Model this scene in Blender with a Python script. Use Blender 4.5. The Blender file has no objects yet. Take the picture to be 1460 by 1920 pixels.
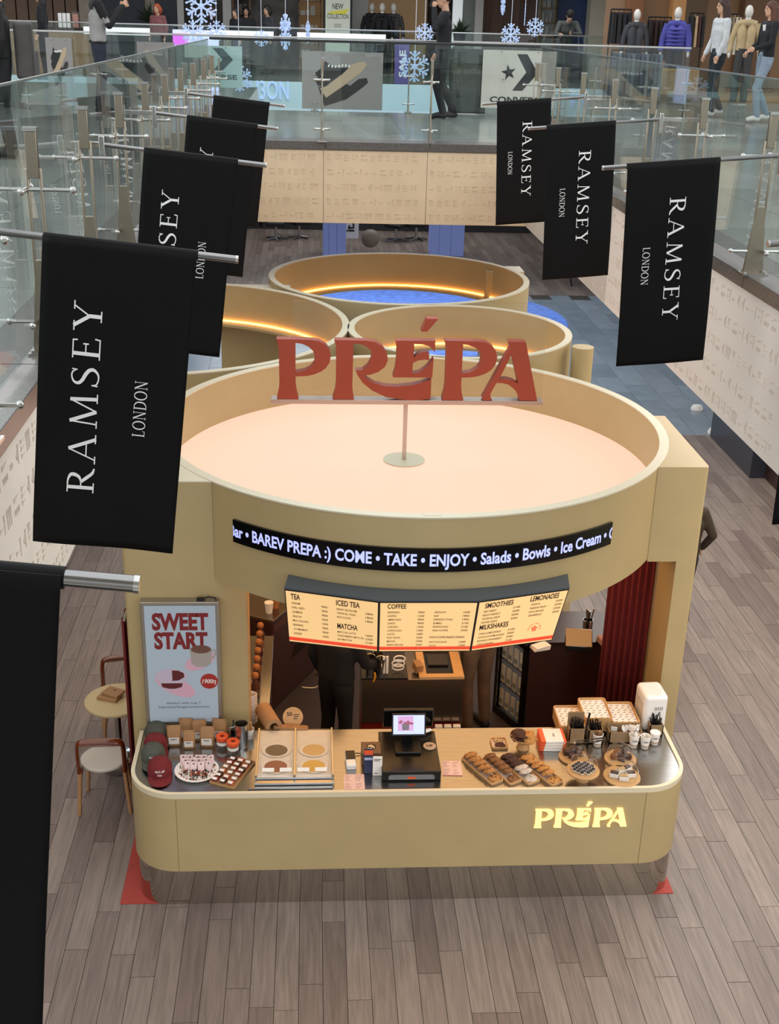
import bpy, math, random
from mathutils import Matrix, Vector
random.seed(7)
SC = bpy.context.scene
COL = SC.collection
PI = math.pi
R = math.radians
# ---------------------------------------------------------------- camera
F, CX, CY, HC = 2250.0, 730.0, 960.0, 6.4
YAW, PITCH, ROLL = R(4.01997), R(22.36065), 0.028
FW = Vector((math.sin(YAW)*math.cos(PITCH), math.cos(YAW)*math.cos(PITCH), -math.sin(PITCH)))
_r0 = Vector((math.cos(YAW), -math.sin(YAW), 0)); _u0 = _r0.cross(FW)
RT = _r0*math.cos(ROLL)+_u0*math.sin(ROLL); UP = _u0*math.cos(ROLL)-_r0*math.sin(ROLL)
cam = bpy.data.cameras.new('camera'); camo = bpy.data.objects.new('camera', cam); COL.objects.link(camo)
camo.matrix_world = Matrix(((RT.x, UP.x, -FW.x, 0), (RT.y, UP.y, -FW.y, 0), (RT.z, UP.z, -FW.z, HC), (0, 0, 0, 1)))
cam.sensor_fit = 'VERTICAL'; cam.sensor_height = 24.0; cam.lens = 24.0*F/1920.0
cam.clip_start = 0.05; cam.clip_end = 300
SC.camera = camo
# ---------------------------------------------------------------- light
w = bpy.data.worlds.new('world'); SC.world = w; w.use_nodes = True
w.node_tree.nodes['Background'].inputs[0].default_value = (0.93, 0.96, 1.0, 1)
w.node_tree.nodes['Background'].inputs[1].default_value = 1.0
def area(name, loc, sx, sy, e, col=(1, 1, 1), rot=(0, 0, 0)):
    l = bpy.data.lights.new(name, 'AREA'); l.shape = 'RECTANGLE'; l.size = sx; l.size_y = sy; l.energy = e; l.color = col
    o = bpy.data.objects.new(name, l); COL.objects.link(o); o.location = loc; o.rotation_euler = rot
    return o
area('skylight', (0.8, 11, 13.0), 5.0, 26.0, 330, (1, 0.985, 0.96))
area('left_gallery_fill', (-5.5, 7.5, 8.6), 5.0, 17.0, 700, (1, .98, .95))  # unseen lamp added to brighten the right parapet
area('right_gallery_fill', (7.2, 7.5, 8.6), 5.0, 17.0, 700, (1, .98, .95))  # unseen lamp added to brighten the left parapet
# unseen fill lamps added below gallery level to brighten the ground floor
area('near_low_fill', (0.8, -2.2, 3.92), 9.0, 4.0, 560, (1, .95, .89))
area('left_low_fill', (-3.6, 9.5, 3.92), 3.6, 17.0, 230, (1, .93, .86))
area('right_low_fill', (5.2, 9.5, 3.92), 3.6, 17.0, 560, (1, .93, .86))
area('far_low_fill', (1.5, 24.5, 3.92), 9.0, 9.0, 420, (.95, .97, 1.0))
area('end_hall_fill', (1.5, 36.5, 3.92), 10.0, 5.0, 260, (1, .97, .93))
area('far_skylight', (1.5, 26, 12.0), 8.0, 7.0, 380, (0.9, 0.96, 1.0))
vs = SC.view_settings
vs.view_transform = 'Standard'; vs.look = 'None'; vs.exposure = 0.08; vs.gamma = 1.0; vs.use_curve_mapping = False
# ---------------------------------------------------------------- pixel rays to points on real planes
def ray(x, y): return FW+RT*((x-CX)/F)-UP*((y-CY)/F)
def PZ(x, y, z): d = ray(x, y); t = (z-HC)/d.z; return Vector((d.x*t, d.y*t, z))
def PY(x, y, Y): d = ray(x, y); t = Y/d.y; return Vector((d.x*t, Y, HC+d.z*t))
def PX(x, y, X): d = ray(x, y); t = X/d.x; return Vector((X, d.y*t, HC+d.z*t))
def PJ(p):
    d = Vector(p)-Vector((0, 0, HC)); z = d.dot(FW)
    return CX+F*d.dot(RT)/z, CY-F*d.dot(UP)/z, z
# ---------------------------------------------------------------- materials
MT = {}
def srgb(h):
    if isinstance(h, str):
        h = h.lstrip('#'); c = [int(h[i:i+2], 16)/255 for i in (0, 2, 4)]
    else: c = h
    return tuple(((v/12.92) if v <= .04045 else ((v+.055)/1.055)**2.4) for v in c)+(1,)
def mat(name, col, rough=.5, metal=0, noise=0.0, nscale=8, bump=0, bscale=60, emit=0, ecol=None, coat=0, rnd=0, spec=.5, stretch=None):
    if name in MT: return MT[name]
    m = bpy.data.materials.new(name); m.use_nodes = True; nt = m.node_tree; N = nt.nodes; L = nt.links
    b = N['Principled BSDF']; c = srgb(col)
    b.inputs['Base Color'].default_value = c; b.inputs['Roughness'].default_value = rough; b.inputs['Metallic'].default_value = metal
    b.inputs['Specular IOR Level'].default_value = spec
    if coat: b.inputs['Coat Weight'].default_value = coat; b.inputs['Coat Roughness'].default_value = .1
    if emit:
        b.inputs['Emission Color'].default_value = srgb(ecol) if ecol else c; b.inputs['Emission Strength'].default_value = emit
    tc = None
    if noise or bump:
        tc = N.new('ShaderNodeTexCoord'); src = tc.outputs['Object']
        if stretch:
            mp = N.new('ShaderNodeMapping'); mp.inputs['Scale'].default_value = stretch; L.new(src, mp.inputs['Vector']); src = mp.outputs['Vector']
    last = None
    if noise:
        t = N.new('ShaderNodeTexNoise'); t.inputs['Scale'].default_value = nscale; t.inputs['Detail'].default_value = 5; L.new(src, t.inputs['Vector'])
        mr = N.new('ShaderNodeMapRange'); mr.inputs[1].default_value = .3; mr.inputs[2].default_value = .7; mr.inputs[3].default_value = 1-noise; mr.inputs[4].default_value = 1+noise
        L.new(t.outputs['Fac'], mr.inputs[0]); last = mr.outputs[0]
    if rnd:
        oi = N.new('ShaderNodeObjectInfo'); m2 = N.new('ShaderNodeMapRange'); m2.inputs[3].default_value = 1-rnd; m2.inputs[4].default_value = 1+rnd
        L.new(oi.outputs['Random'], m2.inputs[0])
        if last:
            mm = N.new('ShaderNodeMath'); mm.operation = 'MULTIPLY'; L.new(last, mm.inputs[0]); L.new(m2.outputs[0], mm.inputs[1]); last = mm.outputs[0]
        else: last = m2.outputs[0]
    if last:
        vm = N.new('ShaderNodeVectorMath'); vm.operation = 'SCALE'; vm.inputs[0].default_value = c[:3]; L.new(last, vm.inputs['Scale']); L.new(vm.outputs[0], b.inputs['Base Color'])
    if bump:
        t2 = N.new('ShaderNodeTexNoise'); t2.inputs['Scale'].default_value = bscale; L.new(src, t2.inputs['Vector'])
        bp = N.new('ShaderNodeBump'); bp.inputs['Strength'].default_value = bump; bp.inputs['Distance'].default_value = .01; L.new(t2.outputs['Fac'], bp.inputs['Height']); L.new(bp.outputs[0], b.inputs['Normal'])
    MT[name] = m; return m
def glassmat(name, tint=(.9, .97, .95), refl=1.0, ior=1.45, rough=0.0):
    m = bpy.data.materials.new(name); m.use_nodes = True; nt = m.node_tree; N = nt.nodes; L = nt.links
    N.remove(N['Principled BSDF']); out = N['Material Output']
    tr = N.new('ShaderNodeBsdfTransparent'); tr.inputs[0].default_value = (*tint, 1)
    gl = N.new('ShaderNodeBsdfGlossy'); gl.inputs['Roughness'].default_value = rough; gl.inputs[0].default_value = (refl, refl, refl, 1)
    lw = N.new('ShaderNodeLayerWeight'); lw.inputs[0].default_value = .5
    pw = N.new('ShaderNodeMath'); pw.operation = 'POWER'; pw.inputs[1].default_value = 5; L.new(lw.outputs['Facing'], pw.inputs[0])
    f0 = ((ior-1)/(ior+1))**2
    fr = N.new('ShaderNodeMath'); fr.operation = 'MULTIPLY_ADD'; fr.inputs[1].default_value = 1-f0; fr.inputs[2].default_value = f0; L.new(pw.outputs[0], fr.inputs[0])
    mx = N.new('ShaderNodeMixShader'); L.new(fr.outputs[0], mx.inputs[0]); L.new(tr.outputs[0], mx.inputs[1]); L.new(gl.outputs[0], mx.inputs[2]); L.new(mx.outputs[0], out.inputs[0])
    MT[name] = m; return m
GL = glassmat('glass', (.93, .975, .965), .8, 1.45)
ACR = glassmat('acrylic', (.97, .97, .96), .8, 1.3)
CLG = glassmat('clear_glass', (.94, .95, .95), 1.0, 1.4)
BEI = mat('beige_laminate', '#b3a075', .42, noise=.03, nscale=3)
RIM = mat('rim_laminate', '#d3ccb4', .4)
STEEL = mat('steel', '#b9b9b6', .22, 1, noise=.05, nscale=6)
BRUSH = mat('brushed_steel', '#a7aaad', .2, 1, noise=.10, nscale=5, stretch=(1, 30, 1))
POSTM = mat('post_steel', '#9c9384', .34, 1)
CHROME = mat('chrome', '#b4b4b4', .07, 1)
POLE = mat('pole_steel', '#8d8d8d', .16, 1)
MIRR = mat('mirror_kick', '#bdb6ac', .06, 1)
BLK = mat('black_plastic', '#0d0d0e', .4)
BLKG = mat('black_gloss', '#08080a', .12)
CLOTH = mat('banner_cloth', '#060607', .6, noise=.12, nscale=5, bump=.12, bscale=9, spec=.18)
LETW = mat('letter_white', '#e9e9e9', .6)
WHT = mat('white_ceramic', '#eceae6', .3)
PAP = mat('white_paper', '#e9e6e0', .7)
PINKP = mat('pink_paper', '#e3c3ba', .7, noise=.12, nscale=60)
KRAFT = mat('kraft', '#a67f58', .75, noise=.08, nscale=12)
WOODL = mat('light_wood', '#c39a67', .5, noise=.1, nscale=6, stretch=(1, 9, 1))
WOODM = mat('mid_wood', '#97704a', .5, noise=.14, nscale=6, stretch=(9, 1, 1))
BROWN = mat('brown_cabinet', '#3a201d', .35, noise=.06, nscale=3)
REDV = mat('red_curtain', '#611012', .85, noise=.1, nscale=12)
REDL = mat('red_laminate', '#7e1c16', .4)
REDF = mat('red_floor', '#a23a32', .6, noise=.06)
TERRA = mat('terracotta_paint', '#963b24', .5, noise=.03, nscale=12)
TERRAD = mat('terracotta_side', '#9a3d26', .5)
DARKT = mat('dark_text', '#241611', .7)
GRANITE = mat('granite', '#54514e', .25, noise=.22, nscale=40)
STONEWL = mat('limestone_warm_lit', '#cfbb9f', .6, noise=.05, nscale=4, bump=.05, bscale=25)  # same stone as STONE, warm light on the far wall put into its colour
STONE = mat('limestone', '#e8dfd3', .6, noise=.05, nscale=4, bump=.05, bscale=25)
STONED = mat('limestone_carved', '#c9bdaf', .7)
STONEWLD = mat('limestone_warm_lit_carved', '#bda98c', .7)  # carved copy with the same warm light in its colour
SOFFIT = mat('soffit', '#cfc8bf', .8)
# ---------------------------------------------------------------- mesh builder
class MB:
    def __init__(s): s.v = []; s.f = []; s.m = []; s.mi = 0; s.M = Matrix()
    def at(s, loc=(0, 0, 0), rz=0, rx=0, ry=0):
        s.M = Matrix.Translation(loc) @ Matrix.Rotation(rz, 4, 'Z') @ Matrix.Rotation(ry, 4, 'Y') @ Matrix.Rotation(rx, 4, 'X'); return s
    def add(s, vs, fs):
        o = len(s.v); M = s.M
        s.v += [tuple(M @ Vector(p)) for p in vs]; s.f += [tuple(i+o for i in f) for f in fs]; s.m += [s.mi]*len(fs); return s
    def box(s, c, d, rz=0, rx=0, ry=0, taper=1.0):
        T = Matrix.Translation(c) @ Matrix.Rotation(rz, 4, 'Z') @ Matrix.Rotation(ry, 4, 'Y') @ Matrix.Rotation(rx, 4, 'X')
        x, y, z = d[0]/2, d[1]/2, d[2]/2; t = taper
        vs = [T @ Vector(p) for p in ((-x, -y, -z), (x, -y, -z), (x, y, -z), (-x, y, -z), (-x*t, -y*t, z), (x*t, -y*t, z), (x*t, y*t, z), (-x*t, y*t, z))]
        return s.add(vs, [(3, 2, 1, 0), (4, 5, 6, 7), (0, 1, 5, 4), (1, 2, 6, 5), (2, 3, 7, 6), (3, 0, 4, 7)])
    def b2(s, x0, x1, y0, y1, z0, z1): return s.box(((x0+x1)/2, (y0+y1)/2, (z0+z1)/2), (x1-x0, y1-y0, z1-z0))
    def lathe(s, prof, n=24, c=(0, 0, 0), a0=0, a1=2*PI, sx=1, sy=1):
        full = abs(a1-a0-2*PI) < 1e-6; k = n if full else n+1; vs = []; fs = []
        for i in range(k):
            a = a0+(a1-a0)*i/n; ca, sa = math.cos(a), math.sin(a)
            vs += [(c[0]+r*ca*sx, c[1]+r*sa*sy, c[2]+z) for r, z in prof]
        m = len(prof)
        for i in range(n):
            j = (i+1) % k
            for q in range(m-1):
                a, b, cc, d = i*m+q, j*m+q, j*m+q+1, i*m+q+1
                if prof[q][0] < 1e-7 and prof[q+1][0] < 1e-7: continue
                if prof[q][0] < 1e-7: fs.append((a, cc, d))
                elif prof[q+1][0] < 1e-7: fs.append((a, b, d))
                else: fs.append((a, b, cc, d))
        return s.add(vs, fs)
    def cyl(s, c, r, h, n=20, r2=None):
        r2 = r if r2 is None else r2
        return s.lathe([(0, 0), (r, 0), (r2, h), (0, h)], n, c)
    def sph(s, c, r, nu=12, nv=8, T=None):
        if not hasattr(r, '__len__'): r = (r, r, r)
        vs = []; fs = []
        for j in range(nv+1):
            t = PI*j/nv
            for i in range(nu):
                a = 2*PI*i/nu; p = Vector((r[0]*math.sin(t)*math.cos(a), r[1]*math.sin(t)*math.sin(a), r[2]*math.cos(t)))
                if T: p = T @ p
                vs.append((c[0]+p[0], c[1]+p[1], c[2]+p[2]))
        for j in range(nv):
            for i in range(nu):
                k = (i+1) % nu; fs.append((j*nu+i, (j+1)*nu+i, (j+1)*nu+k, j*nu+k))
        return s.add(vs, fs)
    def tube(s, pts, r, n=8, caps=True, flat=1.0):
        P = [Vector(p) for p in pts]; m = len(P); rr = r if hasattr(r, '__len__') else [r]*m; vs = []; fs = []; ref = None
        for i in range(m):
            t = (P[min(i+1, m-1)]-P[max(i-1, 0)])
            t = t.normalized() if t.length > 1e-9 else Vector((0, 0, 1))
            if ref is None: ref = Vector((0, 0, 1)) if abs(t.z) < .9 else Vector((1, 0, 0))
            u = t.cross(ref); u = u.normalized() if u.length > 1e-6 else Vector((1, 0, 0)); q = u.cross(t); ref = q
            for k in range(n):
                a = 2*PI*k/n; vs.append(tuple(P[i]+u*(rr[i]*math.cos(a))+q*(rr[i]*flat*math.sin(a))))
        for i in range(m-1):
            for k in range(n):
                j = (k+1) % n; fs.append((i*n+k, i*n+j, (i+1)*n+j, (i+1)*n+k))
        if caps: fs.append(tuple(range(n-1, -1, -1))); fs.append(tuple((m-1)*n+k for k in range(n)))
        return s.add(vs, fs)
    def prism(s, poly, z0, z1):
        n = len(poly); vs = [(p[0], p[1], z0) for p in poly]+[(p[0], p[1], z1) for p in poly]
        fs = [tuple(range(n-1, -1, -1)), tuple(range(n, 2*n))]+[(i, (i+1) % n, n+(i+1) % n, n+i) for i in range(n)]
        return s.add(vs, fs)
    def ribbon(s, pts, ws, z=0.0, th=0.0):
        P = [Vector((p[0], p[1])) for p in pts]; m = len(P); ws = ws if hasattr(ws, '__len__') else [ws]*m; a = []; b = []
        for i in range(m):
            t = (P[min(i+1, m-1)]-P[max(i-1, 0)]).normalized(); nn = Vector((-t.y, t.x))*ws[i]/2
            a.append(P[i]+nn); b.append(P[i]-nn)
        for i in range(m-1):
            q = [b[i], b[i+1], a[i+1], a[i]]
            if th: s.prism([tuple(p) for p in q], z, z+th)
            else: s.add([(p.x, p.y, z) for p in q], [(0, 1, 2, 3)])
        return s
    def build(s, name, mats, parent=None, smooth=True, bevel=0, seg=2, ang=38):
        me = bpy.data.meshes.new(name); me.from_pydata(s.v, [], s.f)
        mats = mats if isinstance(mats, (list, tuple)) else [mats]
        for q in mats: me.materials.append(q)
        if len(mats) > 1: me.polygons.foreach_set('material_index', s.m)
        if smooth:
            me.polygons.foreach_set('use_smooth', [True]*len(me.polygons)); me.set_sharp_from_angle(angle=R(ang))
        me.validate(); me.update()
        o = bpy.data.objects.new(name, me); COL.objects.link(o); o.parent = parent
        if bevel:
            bm = o.modifiers.new('bevel', 'BEVEL'); bm.width = bevel; bm.segments = seg; bm.limit_method = 'ANGLE'; bm.angle_limit = R(40)
        return o
def B(c, d, **k): return MB().box(c, d, **k)
def tag(o, label=None, cat=None, group=None, kind=None):
    if label: o['label'] = label
    if cat: o['category'] = cat
    if group: o['group'] = group
    if kind: o['kind'] = kind
    return o
def thing(name, label, cat, loc=(0, 0, 0), rz=0, group=None):
    o = bpy.data.objects.new(name, None); COL.objects.link(o); o.empty_display_size = .05
    o.location = loc; o.rotation_euler = (0, 0, rz); return tag(o, label, cat, group)
def struct(o): o['kind'] = 'structure'; return o
def kids(o): return [c for c in bpy.data.objects if c.parent == o]
def dup(o, loc=None, rz=None, label=None, group=None, parent=None, tree=None):
    c = o.copy(); COL.objects.link(c); c.parent = parent
    if loc is not None: c.location = loc
    if rz is not None: c.rotation_euler = (o.rotation_euler[0], o.rotation_euler[1], rz)
    if label: c['label'] = label
    if group: c['group'] = group
    for ch in (kids(o) if tree is None else tree):
        d = ch.copy(); COL.objects.link(d); d.parent = c
        for g in kids(ch):
            e = g.copy(); COL.objects.link(e); e.parent = d
    return c
def frame_matrix(o, r, u):
    r = Vector(r).normalized(); u = Vector(u).normalized(); n = r.cross(u)
    return Matrix(((r.x, u.x, n.x, o[0]), (r.y, u.y, n.y, o[1]), (r.z, u.z, n.z, o[2]), (0, 0, 0, 1)))
_tc = {}
def txt_raw(s, bold=0.0, ext=0.0):
    key = (s, bold, ext)
    if key not in _tc:
        c = bpy.data.curves.new('t', 'FONT'); c.body = s; c.size = 1; c.offset = bold; c.extrude = ext; c.resolution_u = 3
        o = bpy.data.objects.new('t', c); me = bpy.data.meshes.new_from_object(o)
        _tc[key] = ([tuple(v.co) for v in me.vertices], [tuple(p.vertices) for p in me.polygons])
        bpy.data.objects.remove(o); bpy.data.curves.remove(c); bpy.data.meshes.remove(me)
    return _tc[key]
def txt(mb, s, x, y, h, w=None, align='l', bold=0.0, sx=1.0, slant=0, z=0.0, ext=0.0):
    """flat lettering in the mb's local xy plane; h = cap height, w = fit width"""
    vs, fs = txt_raw(s, bold, ext)
    if not vs: return
    x0 = min(v[0] for v in vs); x1 = max(v[0] for v in vs); k = h/.70
    fx = k*sx if w is None else w/(x1-x0)
    ox = {'l': x0, 'c': (x0+x1)/2, 'r': x1}[align]
    mb.add([(x+(v[0]-ox)*fx+slant*v[1]*k, y+v[1]*k, z+v[2]*k) for v in vs], fs)
def shape2d(outs, ext):
    c = bpy.data.curves.new('s', 'CURVE'); c.dimensions = '2D'; c.fill_mode = 'BOTH'; c.extrude = ext
    for o in outs:
        sp = c.splines.new('POLY'); sp.points.add(len(o)-1)
        for p, q in zip(sp.points, o): p.co = (q[0], q[1], 0, 1)
        sp.use_cyclic_u = True
    o = bpy.data.objects.new('s', c); me = bpy.data.meshes.new_from_object(o)
    r = ([tuple(v.co) for v in me.vertices], [tuple(p.vertices) for p in me.polygons])
    bpy.data.objects.remove(o); bpy.data.curves.remove(c); bpy.data.meshes.remove(me); return r
def smooth_path(pts, k=4, closed=False):
    out = []; n = len(pts)
    for i in range(n if closed else n-1):
        p = [Vector(pts[(i+j) % n] if closed else pts[max(0, min(n-1, i+j))]) for j in (-1, 0, 1, 2)]
        for q in range(k):
            t = q/k
            out.append(.5*((2*p[1])+(p[2]-p[0])*t+(2*p[0]-5*p[1]+4*p[2]-p[3])*t*t+(3*p[1]-p[0]-3*p[2]+p[3])*t**3))
    if not closed: out.append(Vector(pts[-1]))
    return out
def rrect(x0, x1, y0, y1, r, n=10, which=(1, 1, 1, 1)):
    P = []
    for k, (cx, cy, a) in enumerate(((x0+r, y0+r, PI), (x1-r, y0+r, 1.5*PI), (x1-r, y1-r, 0), (x0+r, y1-r, .5*PI))):
        if which[k]: P += [(cx+r*math.cos(a+PI/2*i/n), cy+r*math.sin(a+PI/2*i/n)) for i in range(n+1)]
        else: P.append(((x0, y0), (x1, y0), (x1, y1), (x0, y1))[k])
    return P
# ================================================================ STRUCTURE
def plankmat(name, c1, c2, rough=.42, grain=(14, .9, 1), gmix=.35, spec=.5):
    m = bpy.data.materials.new(name); m.use_nodes = True; nt = m.node_tree; N = nt.nodes; L = nt.links; b = N['Principled BSDF']
    g = N.new('ShaderNodeNewGeometry'); oi = N.new('ShaderNodeObjectInfo')
    ad = N.new('ShaderNodeMath'); ad.operation = 'ADD'; L.new(g.outputs['Random Per Island'], ad.inputs[0]); L.new(oi.outputs['Random'], ad.inputs[1])
    fr = N.new('ShaderNodeMath'); fr.operation = 'FRACT'; L.new(ad.outputs[0], fr.inputs[0])
    cr = N.new('ShaderNodeMix'); cr.data_type = 'RGBA'; cr.inputs[6].default_value = srgb(c1); cr.inputs[7].default_value = srgb(c2); L.new(fr.outputs[0], cr.inputs[0])
    mp = N.new('ShaderNodeMapping'); mp.inputs['Scale'].default_value = grain; L.new(g.outputs['Position'], mp.inputs['Vector'])
    ml = N.new('ShaderNodeVectorMath'); ml.operation = 'ADD'; L.new(mp.outputs[0], ml.inputs[0])
    sc = N.new('ShaderNodeMath'); sc.operation = 'MULTIPLY'; sc.inputs[1].default_value = 37; L.new(fr.outputs[0], sc.inputs[0]); L.new(sc.outputs[0], ml.inputs[1])
    nz = N.new('ShaderNodeTexNoise'); nz.inputs['Scale'].default_value = 2.2; nz.inputs['Detail'].default_value = 8; nz.inputs['Distortion'].default_value = .8; L.new(ml.outputs[0], nz.inputs['Vector'])
    mr = N.new('ShaderNodeMapRange'); mr.inputs[1].default_value = .3; mr.inputs[2].default_value = .7; mr.inputs[3].default_value = 1-gmix; mr.inputs[4].default_value = 1+gmix*.7; L.new(nz.outputs['Fac'], mr.inputs[0])
    vm = N.new('ShaderNodeVectorMath'); vm.operation = 'SCALE'; L.new(cr.outputs[2], vm.inputs[0]); L.new(mr.outputs[0], vm.inputs['Scale']); L.new(vm.outputs[0], b.inputs['Base Color'])
    b.inputs['Roughness'].default_value = rough; b.inputs['Specular IOR Level'].default_value = spec
    MT[name] = m; return m
PLANK = plankmat('floor_plank', '#6d605b', '#877b74', gmix=.27)
JOINT = mat('joint', '#35302b', .8)
TILEG = plankmat('grey_tile', '#76838f', '#8c98a3', .22, (1, 1, 1), .12)
TILEU = plankmat('gallery_tile', '#7d817d', '#90948f', .16, (.6, .6, 1), .1, .6)
fl = struct(MB().b2(-14, 14, -2, 60, -.2, -.012).build('floor', JOINT)); tag(fl, 'grey brown wood plank ground floor of the mall hall', 'floor')
PW, PL = .172, 1.25
pm = B((0, 0, -.006), (PW-.004, PL-.004, .012)).v, B((0, 0, -.006), (PW-.004, PL-.004, .012)).f
cand = []
for i in range(-26, 56):
    x = i*PW; off = random.random()*PL
    for j in range(1, 36):
        y = j*PL+off-.6
        if 18.95 < y-PL/2 and y+PL/2 < 30.1: continue
        if y < 3: continue
        if 18.95 > y-PL/2 and y+PL/2 > 18.95: y0, y1 = y-PL/2, 18.95
        elif 30.0 > y-PL/2 and y+PL/2 > 30.0: y0, y1 = 30.0, y+PL/2
        else: y0, y1 = y-PL/2, y+PL/2
        if y1-y0 < .1: continue
        a, b_, z_ = PJ((x, (y0+y1)/2, 0)); s = 1/z_/z_
        vis = -20 < a < 1480 and a-585 < (b_-30)*1.02 and b_ < 1990 and not (-1.25 < x < 2.75 and 7.7 < y < 10.6)
        if -1.43 < x < 3.2 and 10.6 <= y < 19: vis = False
        if y < 7.2 and x < -1.75: vis = False
        cand.append((vis, s, x, y0, y1))
cand.sort(key=lambda c: (-c[0], -c[1]))
pmesh = None; rest = MB()
for k, (vis, s, x, y0, y1) in enumerate(cand):
    if k < 300 and vis:
        L_ = (y1-y0)/PL
        if pmesh is None:
            o = MB().box((0, 0, -.006), (PW-.004, PL-.005, .012)).build('plank', PLANK, fl, smooth=False); pmesh = o.data
        else:
            o = bpy.data.objects.new('plank', pmesh); COL.objects.link(o); o.parent = fl
        o.location = (x, (y0+y1)/2, random.uniform(-.0006, .0006)); o.scale = (1, L_, 1)
    else: rest.b2(x-PW/2+.002, x+PW/2-.002, y0+.002, y1-.002, -.012, 0)
o = rest.build('plank_field', PLANK, fl, smooth=False); tag(o, kind='stuff')
# polished grey tile crossing
ft = struct(MB().b2(-6, 14, 18.95, 30.0, -.012, -.010).build('floor', JOINT)); tag(ft, 'blue grey polished tile strip crossing the wood floor behind the kiosks', 'floor')
tmesh = None
for i in range(25):
    for j in range(11):
        x = -3.5+i*.5+.25; y = 18.95+j*1.0+.5; 
        if x > 9: continue
        if i % 2: y0, y1 = 18.95+j*1.0, 19.95+j*1.0
        else: y0, y1 = max(18.95, 18.45+j*1.0), 19.45+j*1.0
        y1 = min(y1, 30.0)
        if tmesh is None:
            o = B((0, 0, -.005), (.494, .994, .01)).build('tile', TILEG, ft, smooth=False); tmesh = o.data
        else: o = bpy.data.objects.new('tile', tmesh); COL.objects.link(o); o.parent = ft
        o.location = (x, (y0+y1)/2, 0); o.scale = (1, (y1-y0), 1)
# galleries: slab with tiles on top, granite edge, stone fascia under it
XL, XR, ZU, ZB, YF = -1.165, 2.765, 4.95, 3.95, 15.65
FYAW = .055   # the far edge is turned a little
def slab(label, x0, x1, y0, y1, clip=None):
    s = struct(MB().b2(x0, x1, y0, y1, ZB, ZU-.012).build('floor', SOFFIT)); tag(s, label, 'floor'); return s
def tiles(par, x0, x1, y0, y1, T=.8, m=TILEU):
    me = None; nx = int((x1-x0)/T+.01); ny = int((y1-y0)/T+.01)
    for i in range(nx):
        for j in range(ny):
            if me is None: o = B((0, 0, -.006), (T-.005, T-.005, .012)).build('tile', m, par, smooth=False); me = o.data
            else: o = bpy.data.objects.new('tile', me); COL.objects.link(o); o.parent = par
            o.location = (x0+T*(i+.5), y0+T*(j+.5), ZU)
gn_ = slab('near upper gallery floor on which the viewer stands', XL, XR, -6, -.1)
o = struct(MB().b2(-16, 18, -14, -.4, 8.2, 8.4).build('ceiling', SOFFIT, smooth=False)); tag(o, 'unseen ceiling added over the near gallery to block light', 'ceiling')  # out of view, added to keep sky light off the kiosk front
gl_ = slab('left upper gallery floor of large polished grey tiles behind the glass', -16, XL, -6, 27.5)
tiles(gl_, XL-.35-4.8, XL-.35, 1.2, 20.4)
gr_ = slab('right upper gallery floor of large polished grey tiles behind the glass', XR, 18, -6, 27.5)
tiles(gr_, XR+.35, XR+.35+5.6, 4.6, 22.2)
gf_ = slab('far upper gallery floor bridging both sides behind the far balustrade', XL, XR, YF+.02, 20.9)
tiles(gf_, XL, XR, YF+.4, YF+.4+4.8)
o = MB().b2(-16, XL-.35, 20.4, 27.5, ZU-.012, ZU).build('floor_infill', TILEU, gl_, smooth=False)
o = MB().b2(-16, XL-.35-4.8, -1, 20.4, ZU-.012, ZU).build('floor_infill', TILEU, gl_, smooth=False)
o = MB().b2(XR+5.95, 18, -1, 27.5, ZU-.012, ZU).build('floor_infill', TILEU, gr_, smooth=False)
o = MB().b2(XR+.35, XR+5.95, 22.2, 27.5, ZU-.012, ZU).build('floor_infill', TILEU, gr_, smooth=False)
MB().b2(XR, XR+.35, YF+.36, 27.5, ZU-.012, ZU).build('floor_infill', TILEU, gr_, smooth=False); MB().b2(XL-.35, XL, YF+.36, 27.5, ZU-.012, ZU).build('floor_infill', TILEU, gl_, smooth=False); MB().b2(XL, XR, YF+5.2, 20.9, ZU-.012, ZU).build('floor_infill', TILEU, gf_, smooth=False); MB().b2(XL+3.2, XR, YF+.36, YF+5.2, ZU-.012, ZU).build('floor_infill', TILEU, gf_, smooth=False)
# granite edge courses, slab by slab
def edge(label, side):
    t = struct(bpy.data.objects.new('trim_%d' % side, None)); COL.objects.link(t); tag(t, label, 'trim')
    me = None
    for k in range(14):
        y = .6+k*1.15
        if y > YF-.1: break
        y1 = min(y+1.145, YF)
        x0, x1 = ((XL-.35, XL+.02), (XR-.02, XR+.35))[side-1]
        MB().b2(x0, x1, y, y1, ZU-.09, ZU+.006).build('edge_stone', GRANITE, t, bevel=.004)
    return t
edge('dark granite edge course under the left glass balustrade', 1)
edge('dark granite edge course under the right glass balustrade', 2)
t3 = struct(bpy.data.objects.new('trim_3', None)); COL.objects.link(t3); tag(t3, 'dark granite edge course under the far glass balustrade', 'trim')
for k in range(3):
    x0 = XL+.03+k*1.31; MB().b2(x0, x0+1.30, YF-.02, YF+.35, ZU-.09, ZU+.006).build('edge_stone', GRANITE, t3, bevel=.004)
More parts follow.
